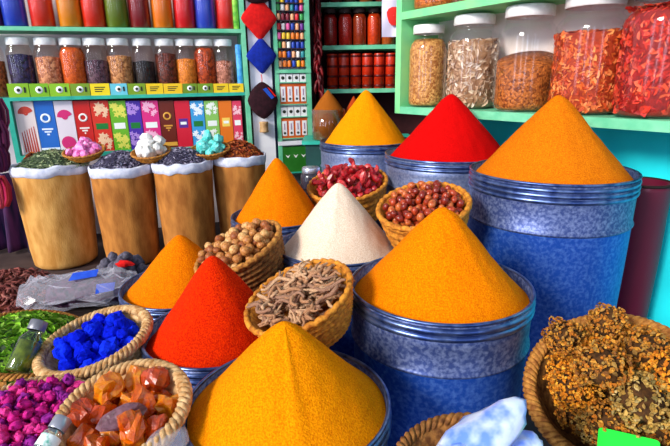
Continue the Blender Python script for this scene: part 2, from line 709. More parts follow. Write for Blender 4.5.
for i in range(150):
    a = rg.uniform(0, 6.28)
    q = (R - .036) * math.sqrt(rg.random())
    lay = i / 150
    z = -.036 + .060 * lay - .012 * (q / R) ** 2 + .006
    Mi = M @ Matrix.Translation((q * math.cos(a), q * math.sin(a), z)) @ Matrix.Rotation(rg.uniform(0, 6.28), 4, 'Z') @ Matrix.Rotation(rg.gauss(0, .10), 4, 'Y') @ Matrix.Rotation(rg.gauss(0, .35) + PI * rg.randrange(2), 4, 'X') @ Matrix.Scale(rg.uniform(.028, .044), 4)
    inst('dried_root', rootv[i % 9], Mi, 'knobbly pale brown dry root heaped in the tilted straw basket', 'root', 'dry roots in the straw basket')

# glossy brown-red seeds
DATE = [mat('seed_red', '#b4421e', '#8e2a14', scale=1.6, rough=0.28, spec=0.5), mat('seed_brown', '#cc6c34', '#a4421c', scale=1.6, rough=0.28, spec=0.5),
        mat('seed_dark', '#6e1a12', '#8e2a16', scale=1.6, rough=0.28, spec=0.5)]
datev = []
for i in range(6):
    m = MB()
    m.blob((0, 0, 0), 1.15, .86, .86, 12, 9, .08, i + 20, 1.4)
    m.tube([(1.05, 0, 0), (1.22, 0, .03), (1.3, .02, .05)], [.2, .13, .05], 6)
    datev.append(m.mesh('seed', DATE[i % 3]))
M, R, dp = basket('ochre coiled basket of glossy red brown seeds beside golden cone', 377.5, 470.5, 183.5, 230, 1.48, 7, depth=.125, m_=STRAW_D, rimm=STRAW_D, braid=False, coils=4, foot=.74)
fill(M, R, dp, 185, .0105, .0135, datev, 'seed', 'glossy red brown seed heaped in the ochre coiled basket', 'seed', 'red brown seeds in the coiled basket', lambda q: .025 * (1 - (q / R) ** 2), 4, floor=lambda q: -.034 + .02 * (q / R) ** 3)

# dried red peppers
PEP = [mat('pepper_red', '#b3121c', '#8e0a14', scale=3, rough=0.35, spec=0.5), mat('pepper_dark', '#7a0a16', '#a0101c', scale=3, rough=0.35, spec=0.5),
       mat('pepper_light', '#d84a44', '#b8202a', scale=3, rough=0.35, spec=0.5)]
pepv = []
for i in range(7):
    rg = random.Random(40 + i)
    m = MB()
    n = 7
    path = [Vector((-1 + 2 * k / (n - 1), .25 * math.sin(k * .7 + i), .12 * math.cos(k + i))) for k in range(n)]
    m.tube(path, [.2, .46, .58, .55, .46, .34, .1], 7, smooth=False)
    m.tube([(-1, 0, 0), (-1.15, .05, .1), (-1.3, .1, .12)], [.14, .08, .06], 5, smooth=False)
    pepv.append(m.mesh('pepper', PEP[i % 3]))
M, R, dp = basket('straw basket of dark red dried peppers behind white cone', 308, 387, 167, 202, 2.05, 8, depth=.16, m_=STRAW_D, rimm=STRAW_D, braid=False, coils=5, foot=.72)
fill(M, R, dp, 105, .015, .021, pepv, 'dried_pepper', 'dark red dried pepper in the straw basket behind white cone', 'pepper', 'dried peppers in the straw basket', lambda q: .025 * (1 - (q / R) ** 2), 6, scale=1.2, floor=lambda q: -.035 + .02 * (q / R) ** 3)

# blue pigment
BLU = [mat('blue_pigment', '#0a22d8', '#0716b0', scale=2.5, rough=0.95, bump=.3, bscale=9, spec=0.05),
       mat('bright_blue_pigment', '#1436ee', '#0a20cc', scale=2.5, rough=0.95, bump=.3, bscale=9, spec=0.05)]
bluv = []
for i in range(6):
    m = MB()
    m.blob((0, 0, 0), 1.05, .95, .85, 10, 8, .55, i + 60, 1.4, smooth=False)
    bluv.append(m.mesh('pigment_lump', BLU[i % 2]))
M, R, dp = basket('pale braided basket of ultramarine blue pigment lumps at left', 37, 149, 309, 378, 1.22, 28, depth=.085, m_=STRAW_P, rimm=STRAW_P, coils=5, foot=.62, rimr=.0105)
fill(M, R, dp, 50, .013, .019, bluv, 'pigment_lump', 'ultramarine blue pigment lump in the pale braided basket', 'pigment', 'blue pigment lumps in the braided basket', lambda q: .01 * (1 - (q / R) ** 2), 8, rim=.020, scale=1.2)

# amber resin
AMB = [mat('amber_orange', '#ff7a04', '#d04a02', scale=1.6, rough=0.18, spec=0.6, sss=.3, trans=.3, coat=.3, bump=.45, bscale=5),
       mat('amber_honey', '#ffa21c', '#f07404', scale=1.6, rough=0.18, spec=0.6, sss=.3, trans=.3, coat=.3, bump=.45, bscale=5),
       mat('amber_red', '#dc5008', '#a83404', scale=1.8, rough=0.18, spec=0.6, sss=.3, trans=.3, coat=.3, bump=.45, bscale=5),
       mat('resin_mauve', '#7d5560', '#55343c', scale=2, rough=0.35, spec=0.4, bump=.3, bscale=5)]
ambv = []
for i in range(9):
    m = MB()
    m.blob((0, 0, 0), 1.2, .95, .85, 10, 8, .6, i + 90, 1.5, smooth=False)
    ambv.append(m.mesh('resin_lump', AMB[i % 3]))
M, R, dp = basket('braided straw basket of orange amber resin lumps at bottom left', 54, 187, 364, 470, .85, 30, depth=.075, m_=STRAW_P, rimm=STRAW_P, coils=5, foot=.6, rimr=.0095)
Mamb, Ramb = M, R
am = fill(M, R, dp, 25, .015, .023, ambv, 'resin_lump', 'translucent orange resin lump in the braided basket', 'resin', 'amber resin lumps in the braided basket', lambda q: .005, 12, rim=.012, scale=1.15, floor=lambda q: -.05 + .025 * (q / R) ** 3)
m = MB()
m.blob((0, 0, 0), 1.6, .75, .7, 10, 8, .4, 131, 1.3, smooth=False)
inst('resin_lump', m.mesh('resin_lump_mauve', AMB[3]), M @ Matrix.Translation((.02, -.035, .028)) @ Matrix.Rotation(.5, 4, 'Z') @ Matrix.Scale(.024, 4),
     'long dull mauve lump among the orange amber resin', 'resin')

# dried yellow flower heads
FLW = mat('dried_flower', '#8a4f1c', None, rough=0.85, island=['#bc7c20', '#a46014', '#d09434', '#7a4c20', '#c46e14', '#a07c3c', '#6c3c14'])
FLW2 = mat('dried_flower_pale', '#a08040', None, rough=0.85, island=['#c8a050', '#8a6a34', '#b88a3a', '#706030', '#d0b070'])
FLW3 = mat('dried_flower_orange', '#c06a0c', None, rough=0.85, island=['#ec9a1c', '#c0680e', '#f0b03a', '#a0540e', '#dc8418'])
flv = []
for i in range(6):
    rg = random.Random(200 + i)
    random.seed(200 + i)
    m = MB()
    m.blob((0, 0, -.1), .66, .66, .5, 10, 7, .5, i + 200, 2, mi=1)
    for k in range(380):
        th = math.acos(1 - 1.45 * rg.random())
        ph = rg.uniform(0, 6.28)
        dv = Vector((math.sin(th) * math.cos(ph), math.sin(th) * math.sin(ph), math.cos(th)))
        bump = 1 + .4 * noise.noise(dv * 2.6 + Vector((i, i, i)))
        p = Vector((dv.x * .82, dv.y * .82, dv.z * .62 - .1)) * bump
        m.flake(p, dv + Vector((rg.gauss(0, .5), rg.gauss(0, .5), rg.gauss(0, .5))), rg.uniform(.06, .13), .6, .6)
        if k % 3 == 0:
            m.blob(p + dv * .06, .06, .06, .06, 5, 4)
    flv.append(m.mesh('flower_head', [[FLW, FLW3, FLW, FLW2, FLW, FLW3][i], mat('flower_core', '#3c2410', '#5a3814', scale=8, rough=.9)]))
random.seed(9)
M, R, dp = basket('round brown basket of dried flower heads at lower right', 528, 722, 318, 476, .95, -4, depth=.17, m_=STRAW_B, rimm=STRAW, coils=6, foot=.7, rimr=.011)
Mfl, Rfl = M, R
fill(M, R, dp, 25, .034, .044, flv, 'dried_flower', 'dried brown yellow flower head in the round basket', 'flower', 'dried flower heads in the round basket', lambda q: -.03, 21, rim=.026, scale=1.16, squash=.35, floor=lambda q: -.088)

# alum crystal in a small basket at the bottom edge
ALUM = mat('alum_crystal', '#6a90ec', '#d4e0fc', scale=30, rough=0.3, spec=.5, sss=.3, bump=.2, bscale=30, lo=.4, hi=.62)
M, R, dp = basket('small brown woven basket under the pale crystals at bottom edge', 396, 543, 418, 520, .70, 0, depth=.08, m_=STRAW_B, rimm=STRAW_B, coils=5, foot=.7, rimr=.008)
for i, (qx, qy, qd, sx, sy, sz, rot, lab) in enumerate([(482, 437, .66, .078, .030, .024, .40, 'large pale blue translucent crystal lying on small woven basket'),
                                                        (520, 446, .69, .030, .020, .018, .2, 'smaller pale blue crystal at right of the large crystal'),
                                                        (450, 462, .645, .034, .024, .022, .3, 'whitish crystal at the bottom edge left of large crystal')]):
    m = MB()
    m.blob((0, 0, 0), sx, sy, sz, 16, 12, .32, 300 + i, 1.6)
    o = m.build('alum_crystal', ALUM)
    o.location = at(qx, qy, qd)
    o.rotation_euler = (0.3, -.42, rot)
    tag(o, lab, 'crystal')

# magenta rosebuds
ROS = [mat('rose_magenta', '#dc1490', '#a80c6c', scale=2, rough=0.8), mat('rose_purple', '#a41c98', '#741078', scale=2, rough=0.8), mat('rose_pink', '#f03c98', '#c41c74', scale=2, rough=0.8)]
rosv = []
for i in range(6):
    random.seed(400 + i)
    m = MB()
    m.blob((0, 0, 0), .8, .75, 1.0, 8, 6, .35, 400 + i, 2)
    for k in range(9):
        ph = k * 2.4
        dv = Vector((math.cos(ph), math.sin(ph), .5 - k * .08))
        m.flake(dv * .8 + Vector((0, 0, .1)), dv + Vector((random.gauss(0, .5), random.gauss(0, .5), random.gauss(0, .5))), .6, .6, -.3)
    m.tube([(0, 0, -.95), (0, .05, -1.3)], [.22, .14], 5)
    rosv.append(m.mesh('rosebud', ROS[i % 3]))
M, R, dp = basket('braided basket of magenta rosebuds in the lower left corner', -50, 98, 379, 472, .96, 20, depth=.08, m_=STRAW_P, coils=5, foot=.62, rimr=.008)
fill(M, R, dp, 210, .008, .012, rosv, 'rosebud', 'dried magenta rosebud in the heap at lower left corner', 'rosebud', 'magenta rosebuds in the corner basket', lambda q: .03 * (1 - (q / R) ** 2), 31, rim=.002, scale=1.2, floor=lambda q: -.022 + .015 * (q / R) ** 3)


ct = M.translation
m = MB()
rt = thing('wooden_crate', 'dark slatted crate under the rosebud basket in the corner', 'crate', T((ct.x, ct.y, 0)))
hc = ct.z - .10
for k in range(4):
    z0 = .01 + k * (hc - .02) / 4
    m = MB()
    m.box(-.13, .11, -.13, -.118, z0, z0 + (hc - .02) / 4 - .012)
    m.build('slat', DARK, rt)
m = MB()
m.box(-.13, .11, -.116, .11, 0, hc)
m.build('crate_body', DARK, rt)

# ------------------------------------------------------------------ loose heaps (uncountable)
def heap(name, label, cat, M, R, h, n, size, mats, core, seed, asp=.45, curl=.35, shape=None, name2=None):
    random.seed(seed)
    m = MB()
    prof = [(R, 0), (R * .85, h * .3), (R * .6, h * .66), (R * .3, h * .92), (.001, h)]
    m.lathe(prof, 28, 1, fn=lambda r, z, a, i: (r * (1 + .08 * noise.noise(Vector((math.cos(a) * 2, math.sin(a) * 2, seed)))), z * (1 + .15 * noise.noise(Vector((a, z * 30, seed))))))
    for k in range(n):
        a = random.uniform(0, 6.28)
        q = math.sqrt(random.random())
        z = h * (1 - q ** 1.7) + random.uniform(-.1, .12) * size
        p = Vector((q * R * math.cos(a), q * R * math.sin(a), z))
        nn = Vector((math.cos(a) * q * h / R, math.sin(a) * q * h / R, 1)) + Vector((random.gauss(0, .6), random.gauss(0, .6), random.gauss(0, .4)))
        if shape == 'ball':
            s = size * random.uniform(.6, 1.2)
            m.blob(p + Vector((0, 0, s * .3)), s, s * .8, s * .8, 6, 4, .3, k)
        elif shape == 'curl':
            s = size * random.uniform(.7, 1.3)
            t = nn.normalized()
            u = t.orthogonal().normalized()
            w = t.cross(u)
            a0 = random.uniform(0, 6)
            m.tube([p + (u * math.cos(a0 + j * .9) + w * math.sin(a0 + j * .9)) * s * (1 - j * .08) + t * s * (.2 + .1 * j) for j in range(6)], s * .2, 5)
        else:
            m.flake(p, nn, size * random.uniform(.6, 1.3), asp, curl)
    o = m.build(name, [mats, core])
    o.matrix_world = M
    return tag(o, label, cat, kind='stuff')


# ------------------------------------------------------------------ sacks
def sack(label, px, py, hw, D, bodym, seed):
    c = fit_circle(px, py, hw, D)
    R, H = D / 2, c.z
    root = thing('burlap_sack', label, 'sack', T((c.x, c.y, 0)), 'open brown sacks along the back shelf')
    m = MB()
    prof = [(.001, .006), (R * .8, .006), (R * .87, .02)]
    for i in range(1, 25):
        z = .02 + (H - .02) * i / 24
        t = z / H
        prof.append((R * (.87 + .13 * t + .02 * math.sin(t * PI)), z))
    prof += [(R * .94, H - .002), (R * .93, H - .05), (.001, H - .06)]

    def fn(r, z, a, i):
        if r > .01:
            r *= 1 + .012 * noise.noise(Vector((math.cos(a) * 2.5, math.sin(a) * 2.5, z * 4 + seed * 7))) + .010 * noise.noise(Vector((math.cos(a) * 7, math.sin(a) * 7, z * 9 + seed)))
            fold = math.exp(-((z - .13 * H - .05 * math.cos(a + 2)) / .02) ** 2)
            r *= 1 + .012 * fold
        return r, z
    m.lathe(prof, 64, fn=fn)
    m.build('sack_body', bodym, root)
    m = MB()
    N = 64
    prof = [(R * .93, H - .03), (R * .965, H + .010), (R * 1.0, H + .018), (R * 1.035, H + .008), (R * 1.04, H - .014), (R * 1.02, H - .036), (R * 1.0, H - .038)]
    m.lathe(prof, N, fn=lambda r, z, a, i: (r * (1 + .012 * noise.noise(Vector((math.cos(a) * 3, math.sin(a) * 3, i * .3 + seed)))),
                                             z + .013 * noise.noise(Vector((math.cos(a) * 3, math.sin(a) * 3, seed * 3.3)))))
    m.build('folded_liner', mat('white_liner', '#e6e6f2', '#c2c6dc', scale=30, rough=.7, bump=.3), root)
    return c, R


BUR1 = mat('pale_burlap', '#dca458', '#c08238', scale=22, rough=.85, bump=.5, bscale=160, stretch=(1, 1, .35))
BUR2 = mat('brown_burlap', '#c07c36', '#985a20', scale=22, rough=.85, bump=.5, bscale=160, stretch=(1, 1, .35))
s1, q1 = sack('leftmost and palest sack, filled with green herb', 10, 88, 166, .39, BUR1, 1)
s2, q2 = sack('second sack from the left, holding dark lavender', 89, 153, 167, .34, BUR2, 2)
s3, q3 = sack('third sack from the left, lavender under two small bowls', 152, 211.5, 163, .332, BUR2, 3)
s4, q4 = sack('rightmost sack, filled with reddish brown peel', 211.5, 265, 157, .322, BUR2, 4)
HERB = mat('green_herb', '#5e7448', None, rough=.85, island=['#a8b484', '#4c6838', '#ccd0a4', '#74864e'])
LAV = mat('lavender_flowers', '#4a4358', None, rough=.85, island=['#8e86a0', '#3c3450', '#b4aec0', '#5e566c'])
PEEL = mat('orange_peel', '#8c3414', None, rough=.7, island=['#b04a18', '#6a220e', '#c8702a', '#7a2c1c'])
HCORE = mat('herb_core', '#44543a', '#2e3a28', scale=60, rough=.9)
LCORE = mat('lavender_core', '#38324a', '#242030', scale=60, rough=.9)
PCORE = mat('peel_core', '#5c2010', '#3c140a', scale=60, rough=.9)
Z = Vector((0, 0, 1))
heap('herb_heap', 'grey green dried herb heaped in the leftmost sack', 'herb', T(s1 + Vector((.02, 0, 0))), q1 * .93, .085, 1300, .016, HERB, HCORE, 51, asp=.36)
heap('lavender_heap', 'dark lavender heaped in second sack from the left', 'lavender', T(s2), q2 * .93, .085, 1300, .014, LAV, LCORE, 52, asp=.45)
heap('lavender_heap', 'dark lavender heaped in third sack from the left', 'lavender', T(s3), q3 * .93, .085, 1300, .014, LAV, LCORE, 53, asp=.45)
heap('peel_heap', 'reddish brown peel heaped in the rightmost sack', 'peel', T(s4), q4 * .93, .095, 700, .016, PEEL, PCORE, 54, asp=.4, curl=.6)
heap('peel_heap', 'small patch of orange peel behind the green herb, leftmost sack', 'peel', T(s1 + Vector((-q1 * .62, .05, .012))), .06, .055, 130, .013, mat('bright_peel', '#b8541a', None, rough=.7, island=['#d87428', '#9a3c10']), PCORE, 55)


def crystals(lo, n, r0, r1, seedv, mm, name, label, group, M, R, floor, top):
    vv = []
    for i in range(4):
        m = MB()
        m.blob((0, 0, 0), 1.15, .9, .8, *((12, 9, .4) if name == 'dark_stone' else (7, 5, .45)), seedv + i, 1.3, smooth=(name == 'dark_stone'))
        vv.append(m.mesh(name, mm))
    S = pile(n, R, r0, r1, floor, top, seedv)
    for i, (x, y, z, r) in enumerate(S):
        inst(name, vv[i % 4], M @ Matrix.Translation((x, y, z)) @ rnd_rot() @ Matrix.Scale(r * 1.2, 4), label, lo, group)


dep = lambda a, b: ((a + b) / 2 - CAM).dot(FWD) - .03
for (px, py, d, semi, lab, mm, n, r0, r1, sd, name, labc, grp) in [
        (84, 151, dep(s1, s2), 21.5, 'shallow straw bowl of pink crystals between the two left sacks', mat('pink_crystal', '#e868b8', '#f4a6d6', scale=1.5, rough=.4, spec=.5, sss=.2), 16, .018, .027, 501, 'pink_crystal', 'pink crystal piece in the bowl between the two left sacks', 'pink crystals in the straw bowl'),
        (151, 152, dep(s2, s3), 20, 'shallow straw bowl of white stones between the middle sacks', mat('white_stone', '#eceae6', '#d8d4cc', scale=1.5, rough=.5), 11, .024, .033, 502, 'white_stone', 'white angular stone in the bowl between the middle sacks', 'white stones in the straw bowl'),
        (210, 149, dep(s3, s4), 20, 'shallow straw bowl of turquoise crystals between the right sacks', mat('turquoise_crystal', '#3cc8c0', '#84e2d8', scale=1.5, rough=.4, spec=.5, sss=.2), 13, .022, .031, 503, 'turquoise_crystal', 'turquoise crystal piece in the bowl between right sacks', 'turquoise crystals in the straw bowl')]:
    M, R, dp = basket(lab, px - semi, px + semi, py - 7, py + 7, d, 0, depth=.05, m_=STRAW_D, rimm=STRAW, braid=False, coils=3, foot=.5, rimr=.006, name='shallow_basket', nrm=Vector((0, -.22, 1)))
    crystals('stone' if 'stone' in name else 'crystal', n, r0, r1, sd, mm, name, labc, grp, M, R - .01, bowl_floor(R, dp), lambda q, R=R: .045 * (1 - (q / R) ** 2))

# ------------------------------------------------------------------ left shelf unit
H_L = CAM.z
zs_low_t = hit(120, 95, LP, LN).z
zs_low_b = hit(120, 98.5, LP, LN).z
zs_up_t = hit(120, 27.5, LP, LN).z
zs_up_b = hit(120, 31.5, LP, LN).z
root = thing('shelving_unit', 'mint green wall shelves holding spice jars at upper left', 'shelf', T((LP.x, LP.y, 0)))
inv = root.matrix_world.inverted()


def lpart(name, s0, s1_, o0, o1, z0, z1, m_, P=LP, dv=ld, n=LN, rt=None):
    m = MB()
    m.M = (rt or root).matrix_world.inverted()
    plank(m, P, dv, n, s0, s1_, o0, o1, z0, z1)
    return m.build(name, m_, rt or root)


bpy.context.view_layer.update()
zfr = hit(60, 154, LP, LN).z
lpart('shelf', s_l - .9, s_r, 0, .24, zs_up_b, zs_up_t, GREEN)
lpart('shelf', s_l - .9, s_r, 0, .24, zs_low_b, zs_low_t, TEAL)
lpart('side_post', s_r, s_r + .028, 0, .24, zfr - .06, 2.0, GREEN)
lpart('frame_post', s_l, s_l + .028, 0, .05, zfr - .06, zs_low_b, TEAL)
lpart('frame_rail', s_l + .028, s_r, 0, .10, zfr - .025, zfr, TEAL)
lpart('back_panel', s_l + .028, s_r, .20, .22, zfr, zs_low_b, mat('dark_panel', '#4a2a30', '#301a20', scale=8, rough=.8))


def jar_profile(R, H):
    nk = R * .80
    return [(.001, 0), (R * .9, 0), (R, H * .03), (R, H * .72), (R * .97, H * .78), (nk * 1.04, H * .845), (nk, H * .86), (nk, H * .90)]


def jar_small(label, P, R, H, cm, lidm, level, group):
    rt = thing('spice_jar', label, 'jar', T(P), group)
    m = MB()
    m.lathe(jar_profile(R, H), 20)
    m.build('glass_body', GLASSR, rt)
    m = MB()
    ri = R * .955
    pr = [(.001, .004), (ri * .93, .004), (ri, H * .03)]
    top = H * level
    if level > .74:
        pr += [(ri, H * .72), (R * .76, H * .84), (R * .74, top), (.001, top)]
    else:
        pr += [(ri, top - .004), (.001, top + .006)]
    m.lathe(pr, 20)
    m.build('contents', cm, rt)
    m = MB()
    l = R * .86
    m.lathe([(l * .98, H * .875), (l, H * .885), (l, H * .985), (l * .95, H), (.001, H)], 20)
    m.build('lid', lidm, rt)
    return rt


def grain(name, a, b, scale=75):
    return mat(name, a, b, scale=scale, rough=.6, kind='voronoi', bump=.7, spec=.3)


up = [(-7, 'purple', '#54205c'), (17, 'blue', '#1a44d0'), (44.5, 'red', '#d82c14'), (72, 'amber yellow', '#dc8c14'), (95.5, 'red', '#d42a12'), (118.5, 'olive green', '#5c7a1c'),
      (141, 'maroon', '#7a0e1c'), (163.5, 'orange', '#e07a10'), (185.5, 'crimson', '#cc1220'), (206, 'blue', '#2648cc'), (226.5, 'red', '#d02416')]
where = ['cut by the left edge', 'second from left', 'between blue and yellow jars', 'right of the leftmost red jar', 'left of the olive jar', 'between two red toned jars',
         'right of the olive jar', 'left of the crimson jar', 'right of the orange jar', 'second from right end', 'at the right end']
for i, (px, cn, hx) in enumerate(up):
    P = hit(px, 28, LP, LN, .085)
    P.z = zs_up_t
    d = (P - CAM).dot(FWD)
    R = 11.2 / F * d * (1 if px < 130 else .93)
    jar_small('jar of %s spice on the top left shelf, %s' % (cn, where[i]), P, R, .30, mat('jar_fill_' + cn.replace(' ', '_') + str(hx), hx, None, rough=.35, spec=.5), LID, .86, 'coloured jars on the top left shelf')
low = [(-3, 'orange brown seeds', '#c8743a', '#6a3414', .62), (26, 'dark blue grains', '#34346c', '#0e0e20', .72), (53, 'pinkish tan seeds', '#e0a478', '#8c4c30', .68), (77.5, 'orange powder', '#e06c1c', '#b84a10', .76),
       (100.5, 'purple grey berries', '#664c60', '#241628', .62), (123.5, 'tan seeds', '#d09c64', '#7a4a24', .7), (147, 'black seeds', '#24262e', '#060608', .6), (169, 'dark maroon seeds', '#743424', '#280c08', .74),
       (188.5, 'ochre powder', '#e49030', '#b46818', .64), (207.5, 'red orange seeds', '#d05820', '#641c08', .78), (226, 'pale pinkish seeds', '#c8907c', '#74402e', .6)]
for i, (px, cn, a, b, lv) in enumerate(low):
    P = hit(px, 90, LP, LN, .095)
    P.z = zs_low_t
    d = (P - CAM).dot(FWD)
    R = (11.6 if px < 140 else 10.2) / F * d
    topz = hit(px, 37.5 + .01 * px, LP, LN, .095).z
    jar_small('white lidded glass jar of %s on the lower left shelf' % cn, P, R, topz - P.z, grain('jar_grain_%d' % i, a, b), LID, lv, 'lidded jars on the lower left shelf')
# two narrow rolls at the right end of the shelves
for (px, zt, zz, lab, a, b) in [(238.5, zs_up_t, .30, 'narrow green patterned roll at right end of top shelf', '#4aa02c', '#9ad04a'), (239, zs_low_t, .30, 'narrow blue roll at right end of lower shelf', '#1c7ac8', '#5cb4e8')]:
    P = hit(px, 60, LP, LN, .04)
    m = MB()
    m.lathe([(.001, 0), (.019, 0), (.02, .004), (.02, zz), (.018, zz + .004), (.010, zz + .004), (.010, zz - .02), (.001, zz - .02)], 16)
    o = m.build('paper_roll', mat(lab[:18], a, b, scale=30, rough=.5))
    o.location = (P.x, P.y, zt)
    tag(o, lab, 'roll')

# label cards standing on the shelf edge
edges = [7, 29, 49, 70, 90, 110, 127.5, 146, 163.5, 182.5, 197.5, 213.5, 229, 244]
ccol = ['#86b820', '#7cb41e', '#8cc024', '#7a9a24', '#f4d81c', '#6cc8d8', '#7a9c1e', '#f0c818', '#f2c41c', '#6c8c1c', '#74961e', '#f0c81e', '#f4d024']
cname = ['lime green', 'lime green', 'lime green', 'olive green', 'yellow', 'pale cyan', 'olive green', 'yellow', 'yellow', 'olive green', 'olive green', 'yellow', 'yellow']
cwhere = ['leftmost', 'second from left', 'third from left', 'left of the bright yellow card', 'beside the cyan card', 'only cyan one', 'right of the cyan card', 'left one of the middle yellow pair', 'right one of the middle yellow pair',
          'right of the middle yellow pair', 'left of the last two yellow', 'second from the right end', 'rightmost']
INK = mat('dark_print', '#20281c', None, rough=.6)
PAPER = mat('white_print', '#f2f4ee', None, rough=.6)
for i in range(13):
    a_, b_ = hit(edges[i], 90, LP, LN), hit(edges[i + 1], 90, LP, LN)
    cx = (a_ + b_) / 2
    w = (b_ - a_).length - .004
    zt = hit(edges[i] + 8, 83.5, LP, LN).z
    h = zt - zs_low_t
    rt = thing('label_card', '%s label card on the left shelf edge, %s' % (cname[i], cwhere[i]), 'card', Matrix.Translation((cx.x, cx.y, zs_low_t)) @ Matrix.Rotation(LA, 4, 'Z'), 'label cards on the left shelf edge')
    m = MB()
    m.box(-w / 2, w / 2, 0.004, .008, 0, h)
    m.build('card', mat('card_' + ccol[i], ccol[i], None, rough=.5), rt)
    m = MB()
    m.M = Matrix.Translation((0, .004, h * .52)) @ Matrix.Rotation(PI / 2, 4, 'X')
    if cname[i] in ('yellow',):
        for k in range(3):
            m.box(-w * .28, w * .28 - .01 * k, h * (.12 - .17 * k), h * (.20 - .17 * k), 0, .001)
        m.build('printed_mark', INK, rt)
    else:
        m.lathe([(.001, .0012), (h * .26, .0012), (h * .27, 0)], 14)
        m.build('printed_mark', PAPER, rt)
        m = MB()
        m.M = Matrix.Translation((0, .003, h * .52)) @ Matrix.Rotation(PI / 2, 4, 'X')
        m.lathe([(.001, .0012), (h * .12, .0012), (h * .13, 0)], 10)
        m.box(h * .36, h * .5, -h * .2, h * .2, 0, .001)
        m.build('printed_dot', INK, rt)

# packets standing on the frame rail
pk = [(19.5, 38, 'white packet with red streaks', '#ecdcd8', '#c84434', 'streak'), (38, 57.5, 'plain blue packet with white ring', '#2468c0', '#e8f0f8', 'ring'), (57.5, 76.5, 'white packet with pink dome', '#e8dce4', '#d82c74', 'dome'),
      (76.5, 93.5, 'deep red packet with white ring', '#c81c14', '#f4ece4', 'ring'), (93.5, 112, 'scarlet packet with floral print', '#d8301c', '#f4c8a0', 'floral'), (112, 129, 'lime green packet with leafy print', '#6cb424', '#e4e05c', 'floral'),
      (129, 143.5, 'violet packet with purple flowers', '#4c2ca4', '#b48cdc', 'floral'), (143.5, 161, 'hot pink packet with rose print', '#e02c80', '#f8b4d0', 'floral'), (161, 176.5, 'dark brown packet with gold ring', '#6a2010', '#e0a03c', 'ring'),
      (176.5, 192, 'crimson packet with a violet square', '#d41c34', '#5c2c8c', 'square'), (192, 206, 'sky blue packet with white blossom', '#3c9cd8', '#eef4f8', 'floral'), (206, 220, 'pale green packet with white blossom', '#8cc45c', '#f0f4e8', 'floral'),
      (220, 233.5, 'orange packet with yellow centre', '#e87418', '#f8d05c', 'square'), (233.5, 243, 'pinkish red packet at the frame end', '#e03c5c', '#f8c4cc', 'floral')]
for i, (a, b, lab, c1, c2, st) in enumerate(pk):
    pa, pb = hit(a, 130, LP, LN, .03), hit(b, 130, LP, LN, .03)
    cx = (pa + pb) / 2
    w = (pb - pa).length - .004
    h = hit(a, 101, LP, LN, .03).z - zfr
    h = min(h, zs_low_b - zfr - .004)
    rt = thing('packet', lab + ' in the teal frame', 'packet', Matrix.Translation((cx.x, cx.y, zfr)) @ Matrix.Rotation(LA, 4, 'Z'), 'packets in the teal frame')
    m = MB()
    m.box(-w / 2, w / 2, .0, .03, 0, h)
    base = mat('pk_' + c1, c1, None, rough=.4)
    m.build('box', base, rt)
    ac = mat('pka_' + c2, c2, None, rough=.45)
    if st == 'floral':
        for zz, hh_ in ((h * .68, h * .28), (h * .03, h * .34)):
            random.seed(900 + i)
            m = MB()
            for k in range(14):
                x, z = random.uniform(-w * .36, w * .36), zz + random.uniform(.1, .9) * hh_
                m.M = Matrix.Translation((x, -.0005, z)) @ Matrix.Rotation(PI / 2, 4, 'X')
                r = w * random.uniform(.10, .19)
                m.lathe([(.001, .001), (r, .0005)], 10, fn=lambda r_, z_, a_, i_: (r_ * (1 + .35 * math.cos(5 * a_)), z_))
            m.build('flower_print', ac, rt)
        m = MB()
        m.box(-w * .34, w * .34, -.001, .0, h * .44, h * .56)
        m.build('printed_band', PAPER if i % 2 else mat('green_print', '#1c7a34', None), rt)
    elif st == 'ring':
        m = MB()
        m.M = Matrix.Translation((0, -.0005, h * .68)) @ Matrix.Rotation(PI / 2, 4, 'X')
        m.lathe([(w * .16, 0), (w * .16, .001), (w * .28, .001), (w * .28, 0)], 18)
        m.build('ring_print', ac, rt)
        m = MB()
        for k in range(3):
            m.box(-w * .3 + .012 * k, w * .3 - .012 * k, -.001, 0, h * (.46 - .05 * k), h * (.49 - .05 * k))
        m.build('printed_lines', ac, rt)
        m = MB()
        m.box(-w * .5, w * .5, -.001, 0, h * .04, h * .12)
        m.build('printed_band', ac, rt)
    elif st == 'dome':
        m = MB()
        m.M = Matrix.Translation((0, -.0005, h * .70)) @ Matrix.Rotation(PI / 2, 4, 'X')
        m.lathe([(.001, .001), (w * .42, .001)], 20, fn=lambda r, z, a, i_: (r * (1 if math.sin(a) > 0 else .4), z))
        m.build('dome_print', ac, rt)
        m = MB()
        m.M = Matrix.Translation((0, -.0005, h * .2)) @ Matrix.Rotation(PI / 2, 4, 'X')
        m.lathe([(.001, .001), (w * .40, .001)], 20)
        m.build('round_print', ac, rt)
    elif st == 'streak':
        m = MB()
        m.M = Matrix.Translation((0, -.0005, h * .78)) @ Matrix.Rotation(PI / 2, 4, 'X')
        m.lathe([(.001, .001), (w * .44, .001)], 20, fn=lambda r, z, a, i_: (r * (1 if math.sin(a) > 0 else .3), z))
        m.M = Matrix.Identity(4)
        for k in range(6):
            x = -w * .4 + k * w * .14
            m.add([(x, -.0012, h * .05), (x + w * .1, -.0012, h * .05), (x + w * .02, -.0012, h * (.45 + .02 * k)), (x - w * .02, -.0012, h * (.42 + .02 * k))], [(0, 1, 2, 3)], 0, False)
        m.build('streak_print', ac, rt)
    else:
        m = MB()
        m.box(-w * .3, w * .3, -.001, 0, h * .42, h * .62)
        m.build('square_print', ac, rt)
        m = MB()
        m.box(-w * .2, w * .2, -.0015, -.0005, h * .49, h * .55)
        m.build('printed_band', PAPER, rt)

